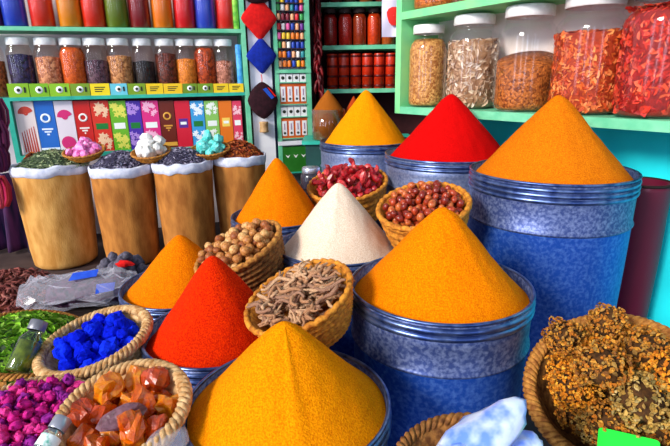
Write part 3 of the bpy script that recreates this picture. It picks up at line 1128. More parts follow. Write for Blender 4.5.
# ------------------------------------------------------------------ white strip with hanging pouches, spool rack
mb = MB()
plank(mb, LP, ld, LN, s_of(249, 60, LP, ld, LN, .04), s_of(271, 60, LP, ld, LN, .04), .03, .258, 0, 2.1)
tag(mb.build('trim_1', WHITE), kind='structure')
mb = MB()
plank(mb, LP, ld, LN, s_of(246.5, 60, LP, ld, LN, .04), s_of(249, 60, LP, ld, LN, .04), .04, .258, 0, 2.1)
tag(mb.build('trim_2', DARK), kind='structure')
mb = MB()
plank(mb, LP, ld, LN, s_of(271, 60, LP, ld, LN, .04), s_of(274, 60, LP, ld, LN, .04), .04, .258, 0, 2.1)
tag(mb.build('trim_3', mat('dark_blue_wood', '#1c2440', '#141a30', scale=10, rough=.8)), kind='structure')


def pouch(label, px, py, wpx, hpx, m_, m2, cut=0.0):
    P = hit(px, py, LP, LN, .0)
    d = (P - CAM).dot(FWD)
    w, h = wpx / F * d, hpx / F * d
    rt = thing('felt_pouch', label, 'pouch', Matrix.Translation(P) @ Matrix.Rotation(LA, 4, 'Z'), 'felt pouches hanging on the white strip')
    m = MB()
    vs, fs = [], []
    n = 32
    for sgn in (-1, 1):
        for j, q in enumerate((0, .35, .7, .92, 1.0)):
            for k in range(n):
                a = 2 * PI * k / n
                e = 1.0 / (abs(math.cos(a)) + abs(math.sin(a)))
                e = e * (1 - cut) + cut * .92
                e = min(e, .93)
                vs.append((q * e * w * math.cos(a), sgn * .022 * math.sqrt(max(0, 1 - q * q)), q * e * h * math.sin(a)))
    for s in range(2):
        for j in range(4):
            for k in range(n):
                k2 = (k + 1) % n
                b = s * 5 * n
                fs.append((b + j * n + k, b + (j + 1) * n + k, b + (j + 1) * n + k2, b + j * n + k2))
    m.add(vs, fs)
    m.build('pouch_body', m_, rt)
    m = MB()
    m.tube([(0, 0, h * .9), (.002, .002, h * 1.05), (0, .012, h * 1.28)], .003, 6)
    m.build('cord', m2, rt)
    return rt


FELT_R = mat('red_felt', '#dc1410', '#c40c0c', scale=40, rough=.95, bump=.3, bscale=200)
FELT_B = mat('blue_felt', '#0c2a9c', '#0a2080', scale=40, rough=.95, bump=.3, bscale=200)
FELT_K = mat('maroon_felt', '#34101a', '#220810', scale=40, rough=.95, bump=.3, bscale=200)
pouch('red diamond shaped felt pouch hanging on the white strip', 259, 18.5, 19.5, 22, FELT_R, FELT_K)
pouch('blue diamond shaped felt pouch hanging below the red one', 261.5, 56, 16.5, 18.5, FELT_B, FELT_K)
kp = pouch('near black maroon felt pouch hanging below the blue one', 263, 100.5, 16.5, 19.5, FELT_K, FELT_R, cut=.55)
m = MB()
m.add([(-.002, -.026, .075), (.022, -.026, .085), (.075, -.024, .02), (.055, -.024, .008)], [(0, 1, 2, 3)], 0, False)
m.add([(.03, -.0255, .087), (.042, -.0255, .083), (.088, -.0235, .03), (.08, -.0235, .022)], [(0, 1, 2, 3)], 1, False)
m.build('stripe', [mat('stripe_blue', '#2050b8', None, rough=.9), FELT_R], kp)
P = hit(257, -4, LP, LN, -.01)
m = MB()
m.blob((0, 0, 0), .085, .03, .05, 16, 8, .2, 3)
o = m.build('felt_pouch', FELT_K)
o.matrix_world = Matrix.Translation(P) @ Matrix.Rotation(LA, 4, 'Z')
tag(o, 'dark pouch cut by the top edge above the red pouch', 'pouch', 'felt pouches hanging on the white strip')
P = hit(264, 127, LP, LN, -.004)
m = MB()
m.lathe([(.001, -.036), (.03, -.036), (.032, -.03), (.029, -.02), (.029, .02), (.032, .03), (.03, .036), (.001, .036)], 18)
o = m.build('wooden_spool', mat('spool_wood', '#c8a070', '#a87c4c', scale=30, rough=.6))
o.location = P
tag(o, 'small pale wooden spool on the white strip below maroon pouch', 'spool')

# spool rack
RK = .02
rk0, rk1 = s_of(274.5, 60, LP, ld, LN, RK), s_of(310.5, 60, LP, ld, LN, RK)
root_r = thing('display_rack', 'tall mint green rack with rows of tiny coloured bottles', 'rack', T((LP.x + .5, LP.y, 0)))
bpy.context.view_layer.update()


def rz(py):
    return hit(292, py, LP, LN, RK).z


lpart('frame_post', rk0, rk0 + .026, RK, RK + .07, 0, 2.0, GREEN, rt=root_r)
lpart('frame_post', rk1 - .034, rk1, RK, RK + .07, 0, 2.0, GREEN, rt=root_r)
lpart('back_panel', rk0 + .026, rk1 - .034, RK + .052, RK + .07, .45, 2.0, WHITE, rt=root_r)
rows = [2.5, 10.6, 20.0, 29.7, 39, 48.0, 57.5, 66.8]
rows = [-7.5] + rows
BCOL = {'red': '#d8222c', 'orange': '#ec7a1c', 'pink': '#e85c9c', 'blue': '#2444a8', 'green': '#3c9c4c', 'yellow': '#ecc02c', 'violet': '#6c2c8c', 'white': '#e8e4dc', 'peach': '#f0a878', 'teal': '#2c8c94', 'maroon': '#7c1c2c'}
bl = {}
for k, v in BCOL.items():
    m = MB()
    m.lathe([(.001, 0), (.0135, 0), (.0148, .003), (.0148, .034), (.013, .040), (.007, .043)], 10, 0)
    m.lathe([(.008, .042), (.008, .055), (.0065, .057), (.001, .057)], 8, 1)
    bl[k] = m.mesh('tiny_bottle', [mat('bottle_' + k, v, None, rough=.3, spec=.5), mat('cap_dark', '#3c1c28', None, rough=.4)])
keys = list(BCOL)
ordn = ['first', 'second', 'third', 'fourth', 'fifth', 'sixth', 'seventh', 'eighth', 'ninth']
rg = random.Random(77)
for ri, py in enumerate(rows):
    z = rz(py)
    lpart('shelf', rk0 + .026, rk1 - .034, RK - .004, RK + .052, z - .006, z, mat('rack_shelf', '#3c2c38', None, rough=.7), rt=root_r)
    if ri == 0:
        continue
    for k in range(6):
        s = rk0 + .026 + (k + .5) * (rk1 - rk0 - .060) / 6
        q = LP + ld * s - LN * (RK + .018)
        col = keys[rg.randrange(len(keys))]
        inst('tiny_bottle', bl[col], T((q.x, q.y, z)), '%s tiny bottle, %s from left in %s row of the rack' % (col, ordn[k], ordn[ri - 1]), 'bottle', 'tiny bottles in the mint green rack')
lpart('shelf', rk0, rk1, RK - .006, RK + .06, rz(73), rz(69.5), GREEN, rt=root_r)
TAG = mat('white_tag', '#ece8e6', None, rough=.5)
ORC = mat('orange_case', '#dc6420', '#c44c14', scale=20, rough=.5)
sw = (rk1 - rk0 - .060)
for gi, (ya, yb, kind) in enumerate([(73.5, 82, 'w'), (83, 104, 'o'), (106.5, 116.5, 'w'), (117.5, 138, 'o')]):
    z1_, z0_ = rz(ya), rz(yb)
    lpart('shelf', rk0 + .026, rk1 - .034, RK - .004, RK + .052, z0_ - .006, z0_, GREEN, rt=root_r)
    pos = 'upper' if gi < 2 else 'lower'
    if kind == 'w':
        for k in range(4):
            s = rk0 + .026 + (k + .5) * sw / 4
            q = LP + ld * s - LN * (RK + .004)
            rt = thing('small_box', 'small white box with dark dot, %s in the %s row of the rack' % (ordn[k], pos), 'box', Matrix.Translation((q.x, q.y, z0_)) @ Matrix.Rotation(LA, 4, 'Z'), 'small white boxes in the rack')
            m = MB()
            w = sw / 4 * .44
            m.box(-w, w, 0, .04, 0, (z1_ - z0_) * .92)
            m.build('box', TAG, rt)
            m = MB()
            m.M = Matrix.Translation((w * .1, -.0005, (z1_ - z0_) * .5)) @ Matrix.Rotation(PI / 2, 4, 'X')
            m.lathe([(.001, .001), (w * .55, .001), (w * .56, 0)], 12)
            m.build('dot_print', INK, rt)
    else:
        q = LP + ld * (rk0 + .026 + sw / 2) - LN * (RK + .006)
        rt = thing('orange_case', 'orange case with four white tags, %s one in the rack' % pos, 'case', Matrix.Translation((q.x, q.y, z0_)) @ Matrix.Rotation(LA, 4, 'Z'))
        m = MB()
        hh_ = (z1_ - z0_) * .97
        m.box(-sw * .49, sw * .49, 0, .035, 0, hh_)
        m.build('case_body', ORC, rt)
        for k in range(4):
            m = MB()
            x = (k - 1.5) * sw / 4
            m.box(x - sw * .085, x + sw * .085, -.003, 0, hh_ * .12, hh_ * .86)
            t_ = m.build('white_tag', TAG, rt)
            m = MB()
            m.M = Matrix.Translation((x, -.0032, hh_ * .26)) @ Matrix.Rotation(PI / 2, 4, 'X')
            m.lathe([(.001, .001), (sw * .045, .001), (sw * .046, 0)], 10)
            m.build('dot_print', INK, t_)
            m = MB()
            m.box(x - sw * .02, x + sw * .02, -.0042, -.003, hh_ * .42, hh_ * .74)
            m.build('strip_print', mat('strip_mauve', '#a8809c', None), t_)
q = LP + ld * (rk0 + .026 + sw / 2) - LN * (RK + .002)
z1_, z0_ = rz(146.5), rz(172)
lpart('shelf', rk0, rk1, RK - .004, RK + .06, z0_ - .01, z0_, TEAL, rt=root_r)
lpart('shelf', rk0, rk1, RK - .004, RK + .06, rz(145), rz(141), WHITE, rt=root_r)
rt = thing('green_box', 'dark green box with three white bird marks low in rack', 'box', Matrix.Translation((q.x, q.y, z0_)) @ Matrix.Rotation(LA, 4, 'Z'))
m = MB()
m.box(-sw * .49, sw * .49, 0, .045, 0, (z1_ - z0_) * .98)
m.build('box', mat('green_card', '#2c7a24', '#206a1c', scale=12, rough=.5), rt)
for k in range(3):
    m = MB()
    x, zc, s = (k - 1) * sw * .3, (z1_ - z0_) * .62, sw * .07
    m.add([(x, -.001, zc - s), (x - s * 1.3, -.001, zc + s * .9), (x - s * .5, -.001, zc + s * .5), (x, -.001, zc + s * .1), (x + s * .5, -.001, zc + s * .5), (x + s * 1.3, -.001, zc + s * .9)],
          [(0, 3, 2, 1), (0, 5, 4, 3)], 0, False)
    m.build('bird_mark', PAPER, rt)

# ------------------------------------------------------------------ alcove shelves and jars
ASH = AY1 - .30
AP = Vector((0, ASH, 0))
AN = Vector((0, -1, 0))
ax0, ax1 = at(322, 60, 3.9).x, .93
root_a = thing('wall_shelf', 'mint edged wall shelves of red jars in the dark alcove', 'shelf', T(((ax0 + ax1) / 2, ASH + .15, 0)))
bpy.context.view_layer.update()
ashelf = []
for py in (6.5, 49.5, 93):
    z = hit(350, py, AP, AN).z
    ashelf.append(z)
    m = MB()
    m.M = root_a.matrix_world.inverted()
    m.box(ax0, ax1, ASH, AY1 - .005, z - .0, z + .03)
    m.build('shelf', GREEN, root_a)
m = MB()
m.M = root_a.matrix_world.inverted()
m.box(ax0 - .03, ax0, ASH, AY1 - .005, 0, 1.9)
m.build('side_panel', DW, root_a)
rj = [('#a81818', '#801010'), ('#c42414', '#a0140c'), ('#a83c14', '#84280a'), ('#e04c14', '#c0340c'), ('#b85c1c', '#98440c')]
rn = ['dark red', 'red', 'russet', 'orange red', 'brown orange']
for i, px in enumerate((330.5, 345.5, 359.5, 374, 388)):
    P = hit(px, 45, AP, AN, .07)
    P.z = ashelf[1] + .03
    jar_small('glass jar of %s spice, %s on the middle alcove shelf' % (rn[i], ordn[i]), P, 6.4 / F * 3.95, .26, mat('alcove_fill_%d' % i, rj[i][0], rj[i][1], scale=60, rough=.35, spec=.5), DARK, .8, 'jars on the middle alcove shelf')
for i in range(6):
    px = 332.5 + i * 11.6
    P = hit(px, 88, AP, AN, .06)
    P.z = ashelf[2] + .03
    rt = thing('red_tin', 'round red tin stack, %s from left on the lowest alcove shelf' % ordn[i], 'tin', T(P), 'red tins on the lowest alcove shelf')
    R_ = 5.1 / F * 3.95
    m = MB()
    m.lathe([(.001, 0), (R_, 0), (R_, .25), (R_ * .96, .254), (.001, .254)], 18)
    m.build('tin_body', mat('red_tin_paint', '#d83410', '#bc2408', scale=30, rough=.35, spec=.5), rt)
    for k in range(4):
        m = MB()
        z = .012 + .072 * k
        m.lathe([(R_, z), (R_ * 1.06, z + .003), (R_ * 1.06, z + .014), (R_, z + .017)], 18)
        m.build('band', mat('dark_red_band', '#5c0c0a', None, rough=.4), rt)
for i, px in enumerate((336, 350, 366, 382)):
    P = hit(px, 3, AP, AN, .07)
    P.z = ashelf[0] + .03
    jar_small('jar cut by the top edge, %s on the top alcove shelf' % ordn[i], P, 6 / F * 3.95, .2, mat('alcove_top_%d' % i, ['#4a1c1c', '#3c2a20', '#b05a1c', '#8c2418'][i], None, rough=.35), DARK, .8, 'jars on the top alcove shelf')

# string of dried chillies at the alcove's left edge
random.seed(5)
m = MB()
A0 = at(315, -12, 3.45)
A0.z = 1.95
B0 = at(319, 92, 3.45)
for k in range(70):
    t = k / 70
    p = A0.lerp(B0, t)
    a = random.uniform(0, 6.28)
    o_ = Vector((math.cos(a), math.sin(a), 0))
    m.tube([p, p + o_ * .022 + Vector((0, 0, -.02)), p + o_ * .030 + Vector((0, 0, -.055)), p + o_ * .024 + Vector((0, 0, -.085))], [.006, .011, .009, .003], 6)
m.tube([A0, B0], .004, 5)
o = m.build('chilli_string', mat('dried_chilli', '#5c0c14', None, rough=.4, island=['#7c1018', '#44080e', '#8c1c1c']))
tag(o, 'dark red string of dried chillies hanging left of alcove shelves', 'chilli string')

# poster hanging at the right of the alcove
P = at(390, 16, 3.0)
rt = thing('paper_poster', 'white paper with red motif hanging right of alcove shelves', 'poster', T(P))
m = MB()
vs, fs = [], []
for j in range(6):
    for i in range(5):
        x = -.05 + .10 * i / 4
        vs.append((x, .008 * math.sin(i * 1.4 + j), .14 - .26 * j / 5))
for j in range(5):
    for i in range(4):
        b = j * 5 + i
        fs.append((b, b + 5, b + 6, b + 1))
m.add(vs, fs)
m.tube([(0, .006, .13), (0, .004, .3), (0, .002, 1.95 - P.z)], .0015, 5)
m.build('sheet', mat('poster_paper', '#e6def0', '#d6cce4', scale=8, rough=.7), rt)
m = MB()
m.M = Matrix.Translation((.022, -.012, .0)) @ Matrix.Rotation(PI / 2, 4, 'X')
m.lathe([(.001, .003), (.036, .002), (.042, 0)], 14, fn=lambda r, z, a, i: (r * (1 + .3 * math.sin(a) ** 2 + .1 * math.sin(3 * a)), z))
m.build('red_motif', mat('poster_red', '#e0241c', None, rough=.7), rt)

# cabinet behind the yellow cone with brown powder tub
cab = at(330, 141, 2.95)
m = MB()
rt = thing('cabinet', 'dark green low cabinet behind the rearmost drum', 'cabinet', T((cab.x + .14, cab.y + .16, 0)))
m.box(-.29, .36, -.14, .16, 0, cab.z - .02)
m.build('cabinet_body', mat('dark_green_paint', '#1c4a44', '#163a38', scale=9, rough=.6), rt)
m = MB()
m.box(-.31, .38, -.16, .18, cab.z - .02, cab.z)
m.build('cabinet_top', TEAL, rt)
tb = at(329, 140, 3.05)
tb.z = cab.z
R_ = 16.5 / F * 3.05
zt = hit(329, 109, Vector((tb.x, tb.y, 0)), AN).z
rt = thing('glass_tub', 'open glass tub of brown powder below the alcove shelves', 'tub', T(tb))
m = MB()
m.lathe([(.001, .001), (R_, .001), (R_, zt - tb.z), (R_ * .97, zt - tb.z), (R_ * .97, .01)], 28)
m.build('tub_wall', GLASS, rt)
BRN = powder_mat('brown_powder', '#a8601c', '#8a4410')
m = MB()
m.lathe([(.001, .004), (R_ * .94, .004), (R_ * .94, zt - tb.z - .01), (R_ * .9, zt - tb.z)], 28)
za = z_on_axis(tb.x, tb.y, 90)
m.lathe([(R_ * .94, zt - tb.z - .01), (R_ * .5, (zt + za) / 2 - tb.z), (R_ * .2, za - tb.z - .02), (R_ * .08, za - tb.z - .006), (.001, za - tb.z)], 28)
o = m.build('powder_pile', BRN)
o.location = tb
tag(o, 'brown powder cone standing in the glass tub', 'powder', kind='stuff')
t2 = at(354, 141, 3.12)
t2.z = cab.z
m = MB()
za = z_on_axis(t2.x, t2.y, 96)
rt = thing('metal_bowl', 'metal bowl of russet powder half hidden behind yellow cone', 'bowl', T(t2))
m.lathe([(.001, .002), (.09, .002), (.125, .06), (.125, .07), (.121, .07), (.118, .06), (.001, .02)], 28)
m.build('bowl', ZINC2, rt)
m = MB()
m.lathe([(.117, .062), (.07, .062 + (za - t2.z - .062) * .38), (.02, (za - t2.z) - .03), (.006, za - t2.z - .006), (.001, za - t2.z)], 28)
o = m.build('powder_pile', powder_mat('russet_powder', '#b8481c', '#943010'))
o.location = t2
tag(o, 'russet powder cone half hidden behind the yellow cone', 'powder', kind='stuff')

# small tin jar between orange cone and pepper basket
P = at(311, 174, 2.35)
rt = thing('small_jar', 'small dark jar with silver lid behind steep orange cone', 'jar', T((P.x, P.y, P.z - .07)))
m = MB()
m.lathe([(.001, 0), (.045, 0), (.05, .006), (.05, .062), (.044, .074), (.038, .08)], 20)
m.build('jar_body', mat('dark_glass', '#2a2630', '#3c3440', scale=20, rough=.2, spec=.6), rt)
m = MB()
m.lathe([(.042, .078), (.043, .082), (.043, .10), (.04, .104), (.001, .104)], 20)
m.build('lid', mat('silver_lid', '#c8c8d4', None, rough=.3, metal=.8), rt)
jz = P.z - .07
m = MB()
m.box(-.09, .09, -.09, .09, 0, jz)
rt2 = m.build('wooden_box', DARK)
rt2.location = (P.x, P.y, 0)
tag(rt2, 'dark wooden box standing under the small silver lidded jar', 'box')

# ------------------------------------------------------------------ right shelf with the large jars
sr0 = s0r
zR_t = hit(398, 106.5, RP, RN).z
zR_b = zR_t - .034
zU_b = hit(402, 23, RP, RN).z + .015
zU_t = zU_b + .034
root_s = thing('shelving_unit', 'lime and mint green shelf of large spice jars at upper right', 'shelf', T((RP.x + .3, RP.y - .3, 0)))
bpy.context.view_layer.update()
lpart('side_post', sr0 - .003, sr0 + .036, 0, .25, zR_b, 2.0, LIME, RP, rd, RN, root_s)
lpart('shelf', sr0 + .036, sr0 + 1.9, 0, .25, zR_b, zR_t, GREEN, RP, rd, RN, root_s)
lpart('shelf', sr0 + .036, sr0 + 1.9, 0, .25, zU_b, zU_t, LIME, RP, rd, RN, root_s)
lpart('back_panel', sr0 + .036, sr0 + 1.9, 0.248, .26, zR_t, 2.0, mat('pale_panel', '#efe0d6', '#e4d0c6', scale=6, rough=.8), RP, rd, RN, root_s)
CLEARJ = glass('clear_jar_glass', '#ffffff', base=0.03, rough=.04, edge=.32)


def big_jar(label, px, hw, H, z0, level, cm, flakes=None, seed=0, tilt=0.0, off=None):
    d0 = (hit(px, 100, RP, RN, .11) - CAM).dot(FWD)
    R = hw / F * d0
    P = hit(px, 100, RP, RN, off or R + .012)
    P.z = z0
    R = hw / F * (P - CAM).dot(FWD)
    rt = thing('large_jar', label, 'jar', T(P), 'large glass jars on the right shelf')
    m = MB()
    nk = R * .74
    m.lathe([(.001, .002), (R * .86, .002), (R * .96, .012), (R, .03), (R, H * .70), (R * .975, H * .745), (R * .9, H * .79), (nk * 1.06, H * .825), (nk, H * .84),
             (nk, H * .855), (nk * 1.05, H * .862), (nk * 1.05, H * .872), (nk, H * .88), (nk, H * .92)], 40)
    m.build('glass_body', CLEARJ, rt)
    ri = R * .955
    top = H * level
    m = MB()
    pr = [(.001, .006), (R * .82, .006), (ri * .97, .014), (ri, .032)]
    if level > .72:
        pr += [(ri, H * .70), (R * .86, H * .78), (nk * .95, H * .83), (nk * .93, top), (.001, top + .004)]
    else:
        pr += [(ri, top * .6), (ri, top), (.001, top + .012)]
    tl = tilt
    zc = top
    m.lathe(pr, 40, 0, fn=lambda r, z, a, i: (r, z + (tl * r * math.cos(a + RA) if z > top - .001 else 0)))
    if flakes:
        size, n, asp = flakes
        random.seed(seed)
        for k in range(n):
            a = random.uniform(0, 6.28)
            z = random.uniform(.02, top)
            rr = ri
            if z > H * .70:
                u = (z - H * .70) / (H * .13)
                rr = ri + (nk * .93 - ri) * min(1, u)
            if random.random() < .12:
                rr *= math.sqrt(random.random())
                z = top + .004
                nn = Vector((0, 0, 1))
            else:
                nn = Vector((math.cos(a), math.sin(a), 0))
            p = Vector((math.cos(a) * rr * .985, math.sin(a) * rr * .985, z))
            m.flake(p, nn + Vector((random.gauss(0, .25), random.gauss(0, .25), random.gauss(0, .25))), size * random.uniform(.6, 1.2), asp, .22, 1)
    ct = m.build('contents', cm, rt)
    m = MB()
    l = nk * 1.08
    m.lathe([(l * .97, H * .895), (l, H * .90), (l, H * .985), (l * .96, H), (.001, H)], 32)
    m.build('lid', LID, rt)
    return rt


HJ = zU_b - zR_t
jc1 = grain('amber_grain', '#e0a45c', '#94501c', 120)
jc2 = [mat('bark_core', '#a47a58', '#80573a', scale=60), mat('bark_chips', '#b08868', None, rough=.8, island=['#e8ceb0', '#a87a54', '#d0ac8c', '#8a5c3c', '#f0dfcc'])]
jc3 = grain('russet_grain', '#c8702c', '#6a2c0c', 120)
jc4 = [mat('orange_core', '#a83810', '#8c240c', scale=60), mat('orange_flakes', '#c84c1c', None, rough=.6, island=['#e8702c', '#b83414', '#f09850', '#d04818', '#9c2810'])]
jc5 = [mat('red_core', '#981810', '#78100c', scale=60), mat('red_flakes', '#b8201c', None, rough=.6, island=['#e43c20', '#a81418', '#f06840', '#c82418', '#881014'])]
big_jar('smallest large jar, of amber seeds, next to green post', 426.5, 18.5, HJ * .93, zR_t, .80, jc1)
big_jar('large jar of pale bark chips, second from green post', 470, 24, HJ * .97, zR_t, .72, jc2, (.020, 900, .36), 2)
big_jar('large jar half full of russet seeds below empty glass', 522.5, 28, HJ * .98, zR_t, .50, jc3, tilt=.35)
big_jar('large jar of orange red flakes, right of half full jar', 584, 33, HJ * .995, zR_t, .68, jc4, (.015, 1500, .6), 4)
big_jar('large jar of deep red flakes cut by the right edge', 653, 36, HJ * .995, zR_t, .82, jc5, (.016, 1500, .65), 5)
big_jar('jar of orange seeds above, on upper right shelf next to post', 432, 22, .36, zU_t, .80, grain('orange_grain', '#dc7428', '#8c3c10', 120), off=.13)
big_jar('jar of orange seeds on upper right shelf, second from post', 478, 25, .36, zU_t, .80, grain('orange_grain2', '#dc7428', '#8c3c10', 120), off=.13)

# plum barrel at the right
P = at(643, 182, 1.70)
m = MB()
rt = thing('plum_barrel', 'plum red scuffed barrel between largest drum and turquoise wall', 'barrel', T((P.x, P.y, 0)))
R_ = .088
m.lathe([(.001, .003), (R_ * .84, .003), (R_ * .87, .02), (R_ * .98, P.z * .6), (R_, P.z - .02), (R_ * .99, P.z), (R_ * .94, P.z), (R_ * .93, P.z - .05), (.001, P.z - .055)], 40)
m.build('barrel_body', mat('plum_paint', '#5c0c28', '#b07a98', scale=7, rough=.5, lo=.62, hi=.78, detail=6), rt)
m = MB()
m.tube([(R_ * math.cos(2 * PI * k / 40), R_ * math.sin(2 * PI * k / 40), P.z) for k in range(40)], .005, 6, closed=True)
m.build('rim', DARK, rt)

# ------------------------------------------------------------------ left bench with bag, dark stones, curled roots, herbs
BENZ = .24
bx0, bx1, by0, by1 = -1.75, -.74, 1.36, 1.88
rt = thing('wooden_bench', 'dark low wooden bench under the plastic bag at left', 'bench', T(((bx0 + bx1) / 2, (by0 + by1) / 2, 0)))
w2, h2 = (bx1 - bx0) / 2, (by1 - by0) / 2
for k in range(4):
    m = MB()
    y0 = -h2 + k * h2 / 2
    m.box(-w2, w2, y0 + .004, y0 + h2 / 2 - .004, BENZ - .025, BENZ)
    m.build('plank', DARK, rt)
for sx in (-1, 1):
    for sy in (-1, 1):
        m = MB()
        m.box(sx * (w2 - .05) - .03, sx * (w2 - .05) + .03, sy * (h2 - .05) - .03, sy * (h2 - .05) + .03, 0, BENZ - .025)
        m.build('leg', DARK, rt)

CURL = mat('dark_curls', '#5c2420', None, rough=.8, island=['#8e4840', '#54201c', '#a46458', '#743430'])
p = on_z(14, 300, BENZ)
heap('curled_pod_heap', 'dark red brown curled pods heaped at the left edge', 'pods', T(p), .19, .10, 300, .020, CURL, PCORE, 61, shape='curl')
GRN = mat('green_leaves', '#4c7a14', None, rough=.8, island=['#8cc828', '#3c6c12', '#bce058', '#548c16', '#78b020'])
c = at(28, 346, 1.42)
M, R, dp = basket('straw basket heaped with bright green leaves at left', -46, 96, 312, 378, 1.42, 4, depth=.12, m_=STRAW, coils=5, foot=.65, rimr=.008)
heap('green_leaf_heap', 'bright green crumbled leaves heaped in the left basket', 'herb', M @ Matrix.Translation((0, 0, -.012)), R * .97, .07, 1500, .014, GRN, HCORE, 62, asp=.6, curl=.7)
# dark stones
DST = mat('dark_stone', '#6a6474', '#403c48', scale=2.5, rough=.8, bump=.5, bscale=6)
p = on_z(122, 284, BENZ)
M = T(p)
crystals('stone', 22, .019, .030, 610, DST, 'dark_stone', 'dark grey stone heaped on the bench behind orange cone', 'dark stones on the bench', M, .125, lambda q: 0, lambda q: .13 * (1 - (q / .13) ** 2))
m = MB()
vs = []
m.blob((0, 0, 0), .035, .018, .014, 10, 7, .6, 5, 1.5, smooth=False)
o = m.build('red_scrap', FELT_R)
o.location = at(124, 263.5, 1.93)
tag(o, 'small bright red scrap behind the dark stones', 'scrap')

# plastic bag
PLAST = mat('clear_plastic', '#ece8f4', None, rough=.15, spec=.8)
PLAST.node_tree.nodes['Principled BSDF'].inputs['Alpha'].default_value = .22
pb = on_z(80, 290, BENZ + .065)
M = Matrix.Translation(pb) @ Matrix.Rotation(.30, 4, 'Z')
rt = thing('plastic_bag', 'clear plastic bag of dark grains with blue label lying at left', 'bag', M)
m = MB()


def bagshape(m, L, W, Hh, amp, seed, nu=36, nv=18):
    vs, fs = [], []
    for j in range(nv + 1):
        th = PI * j / nv
        for i in range(nu):
            ph = 2 * PI * i / nu
            cx_, sx_ = math.cos(th), math.sin(th)
            x = L * (abs(cx_) ** .7) * (1 if cx_ > 0 else -1)
            e = sx_ ** .6
            y = W * e * math.cos(ph)
            z = Hh * e * math.sin(ph) * (1 if math.sin(ph) > 0 else .9)
            k = amp * (noise.noise(Vector((x * 22, y * 22, z * 22 + seed))) + .6 * noise.noise(Vector((x * 55, y * 55, z * 55 + seed))))
            vs.append((x, y + k, max(z + k, -Hh * .95)))
    for j in range(nv):
        for i in range(nu):
            i2 = (i + 1) % nu
            fs.append((j * nu + i, (j + 1) * nu + i, (j + 1) * nu + i2, j * nu + i2))
    m.add(vs, fs, 0, False)


bagshape(m, .20, .090, .064, .026, 3)
m.build('plastic_film', PLAST, rt)
m = MB()
bagshape(m, .145, .074, .054, .010, 9)
m.M = Matrix.Translation((.03, 0, 0))
m.v = [(x + .035, y, z - .005) for (x, y, z) in m.v]
m.build('grain_fill', grain('mauve_grain', '#5c3450', '#1a0c20', 70), rt)
m = MB()
m.add([(-.02, -.055, .060), (.07, -.045, .062), (.075, -.01, .076), (-.01, -.015, .074)], [(0, 1, 2, 3)], 0, False)
m.add([(.065, -.088, .012), (.125, -.075, .012), (.13, -.058, .036), (.07, -.066, .040)], [(0, 1, 2, 3)], 0, False)
m.build('blue_label', mat('blue_label', '#1a44c4', '#2c5cd8', scale=30, rough=.4), rt)
# crumpled clear film at the front of the amber basket
p = at(166, 440, .80)
m = MB()
bagshape(m, .035, .026, .014, .010, 15, 20, 12)
o = m.build('plastic_film', PLAST)
o.matrix_world = Matrix.Translation(p) @ Matrix.Rotation(.5, 4, 'Z')
tag(o, 'crumpled clear plastic film at right of amber basket, bottom edge', 'plastic film')

# glass vial leaning in the green leaves
a, b = at(17, 372, 1.16), at(40, 321, 1.22)
ax = (b - a)
L = ax.length
rt = thing('glass_vial', 'small glass vial with grey cap leaning on the green leaves', 'bottle', frame(a, ax))
m = MB()
R_ = .028
m.lathe([(.001, 0), (R_ * .9, 0), (R_, .004), (R_, L * .62), (R_ * .6, L * .74), (R_ * .55, L * .84)], 20)
m.build('glass_body', glass('vial_glass', '#dfe6cc', base=.05, rough=.05, edge=.45), rt)
m = MB()
m.lathe([(.001, .003), (R_ * .88, .003), (R_ * .9, L * .58), (.001, L * .6)], 18)
m.build('contents', mat('vial_fill', '#8a962c', '#56641c', scale=60, rough=.6), rt)
m = MB()
m.lathe([(R_ * .7, L * .80), (R_ * .74, L * .82), (R_ * .74, L * .97), (R_ * .66, L), (.001, L)], 18)
m.build('cap', mat('grey_cap', '#8c8c94', '#74747c', scale=30, rough=.4, metal=.4), rt)

# bottle with a grey cap lying at the bottom left
a, b = at(42, 452, .76), at(64, 418, .80)
ax = b - a
L = ax.length
rt = thing('small_bottle', 'small clear bottle with silver cap lying at bottom left', 'bottle', frame(a, ax))
m = MB()
R_ = .016
m.lathe([(.001, 0), (R_ * .95, 0), (R_, .004), (R_, L * .48), (R_ * .75, L * .6), (R_ * .7, L * .66)], 20)
m.build('glass_body', glass('milky_glass', '#e6f0ec', base=.30, rough=.10, edge=.75), rt)
m = MB()
m.lathe([(R_ * .86, L * .62), (R_ * .9, L * .64), (R_ * .9, L * .98), (R_ * .8, L), (.001, L)], 20)
m.build('cap', mat('silver_cap', '#b0b0bc', '#90909c', scale=30, rough=.35, metal=.6), rt)
m = MB()
m.lathe([(R_ * 1.01, L * .08), (R_ * 1.02, L * .1), (R_ * 1.02, L * .4), (R_ * 1.01, L * .42)], 20)
m.build('paper_label', mat('bottle_label', '#e8f0ee', '#5cb8a0', scale=80, rough=.6, lo=.55, hi=.7), rt)

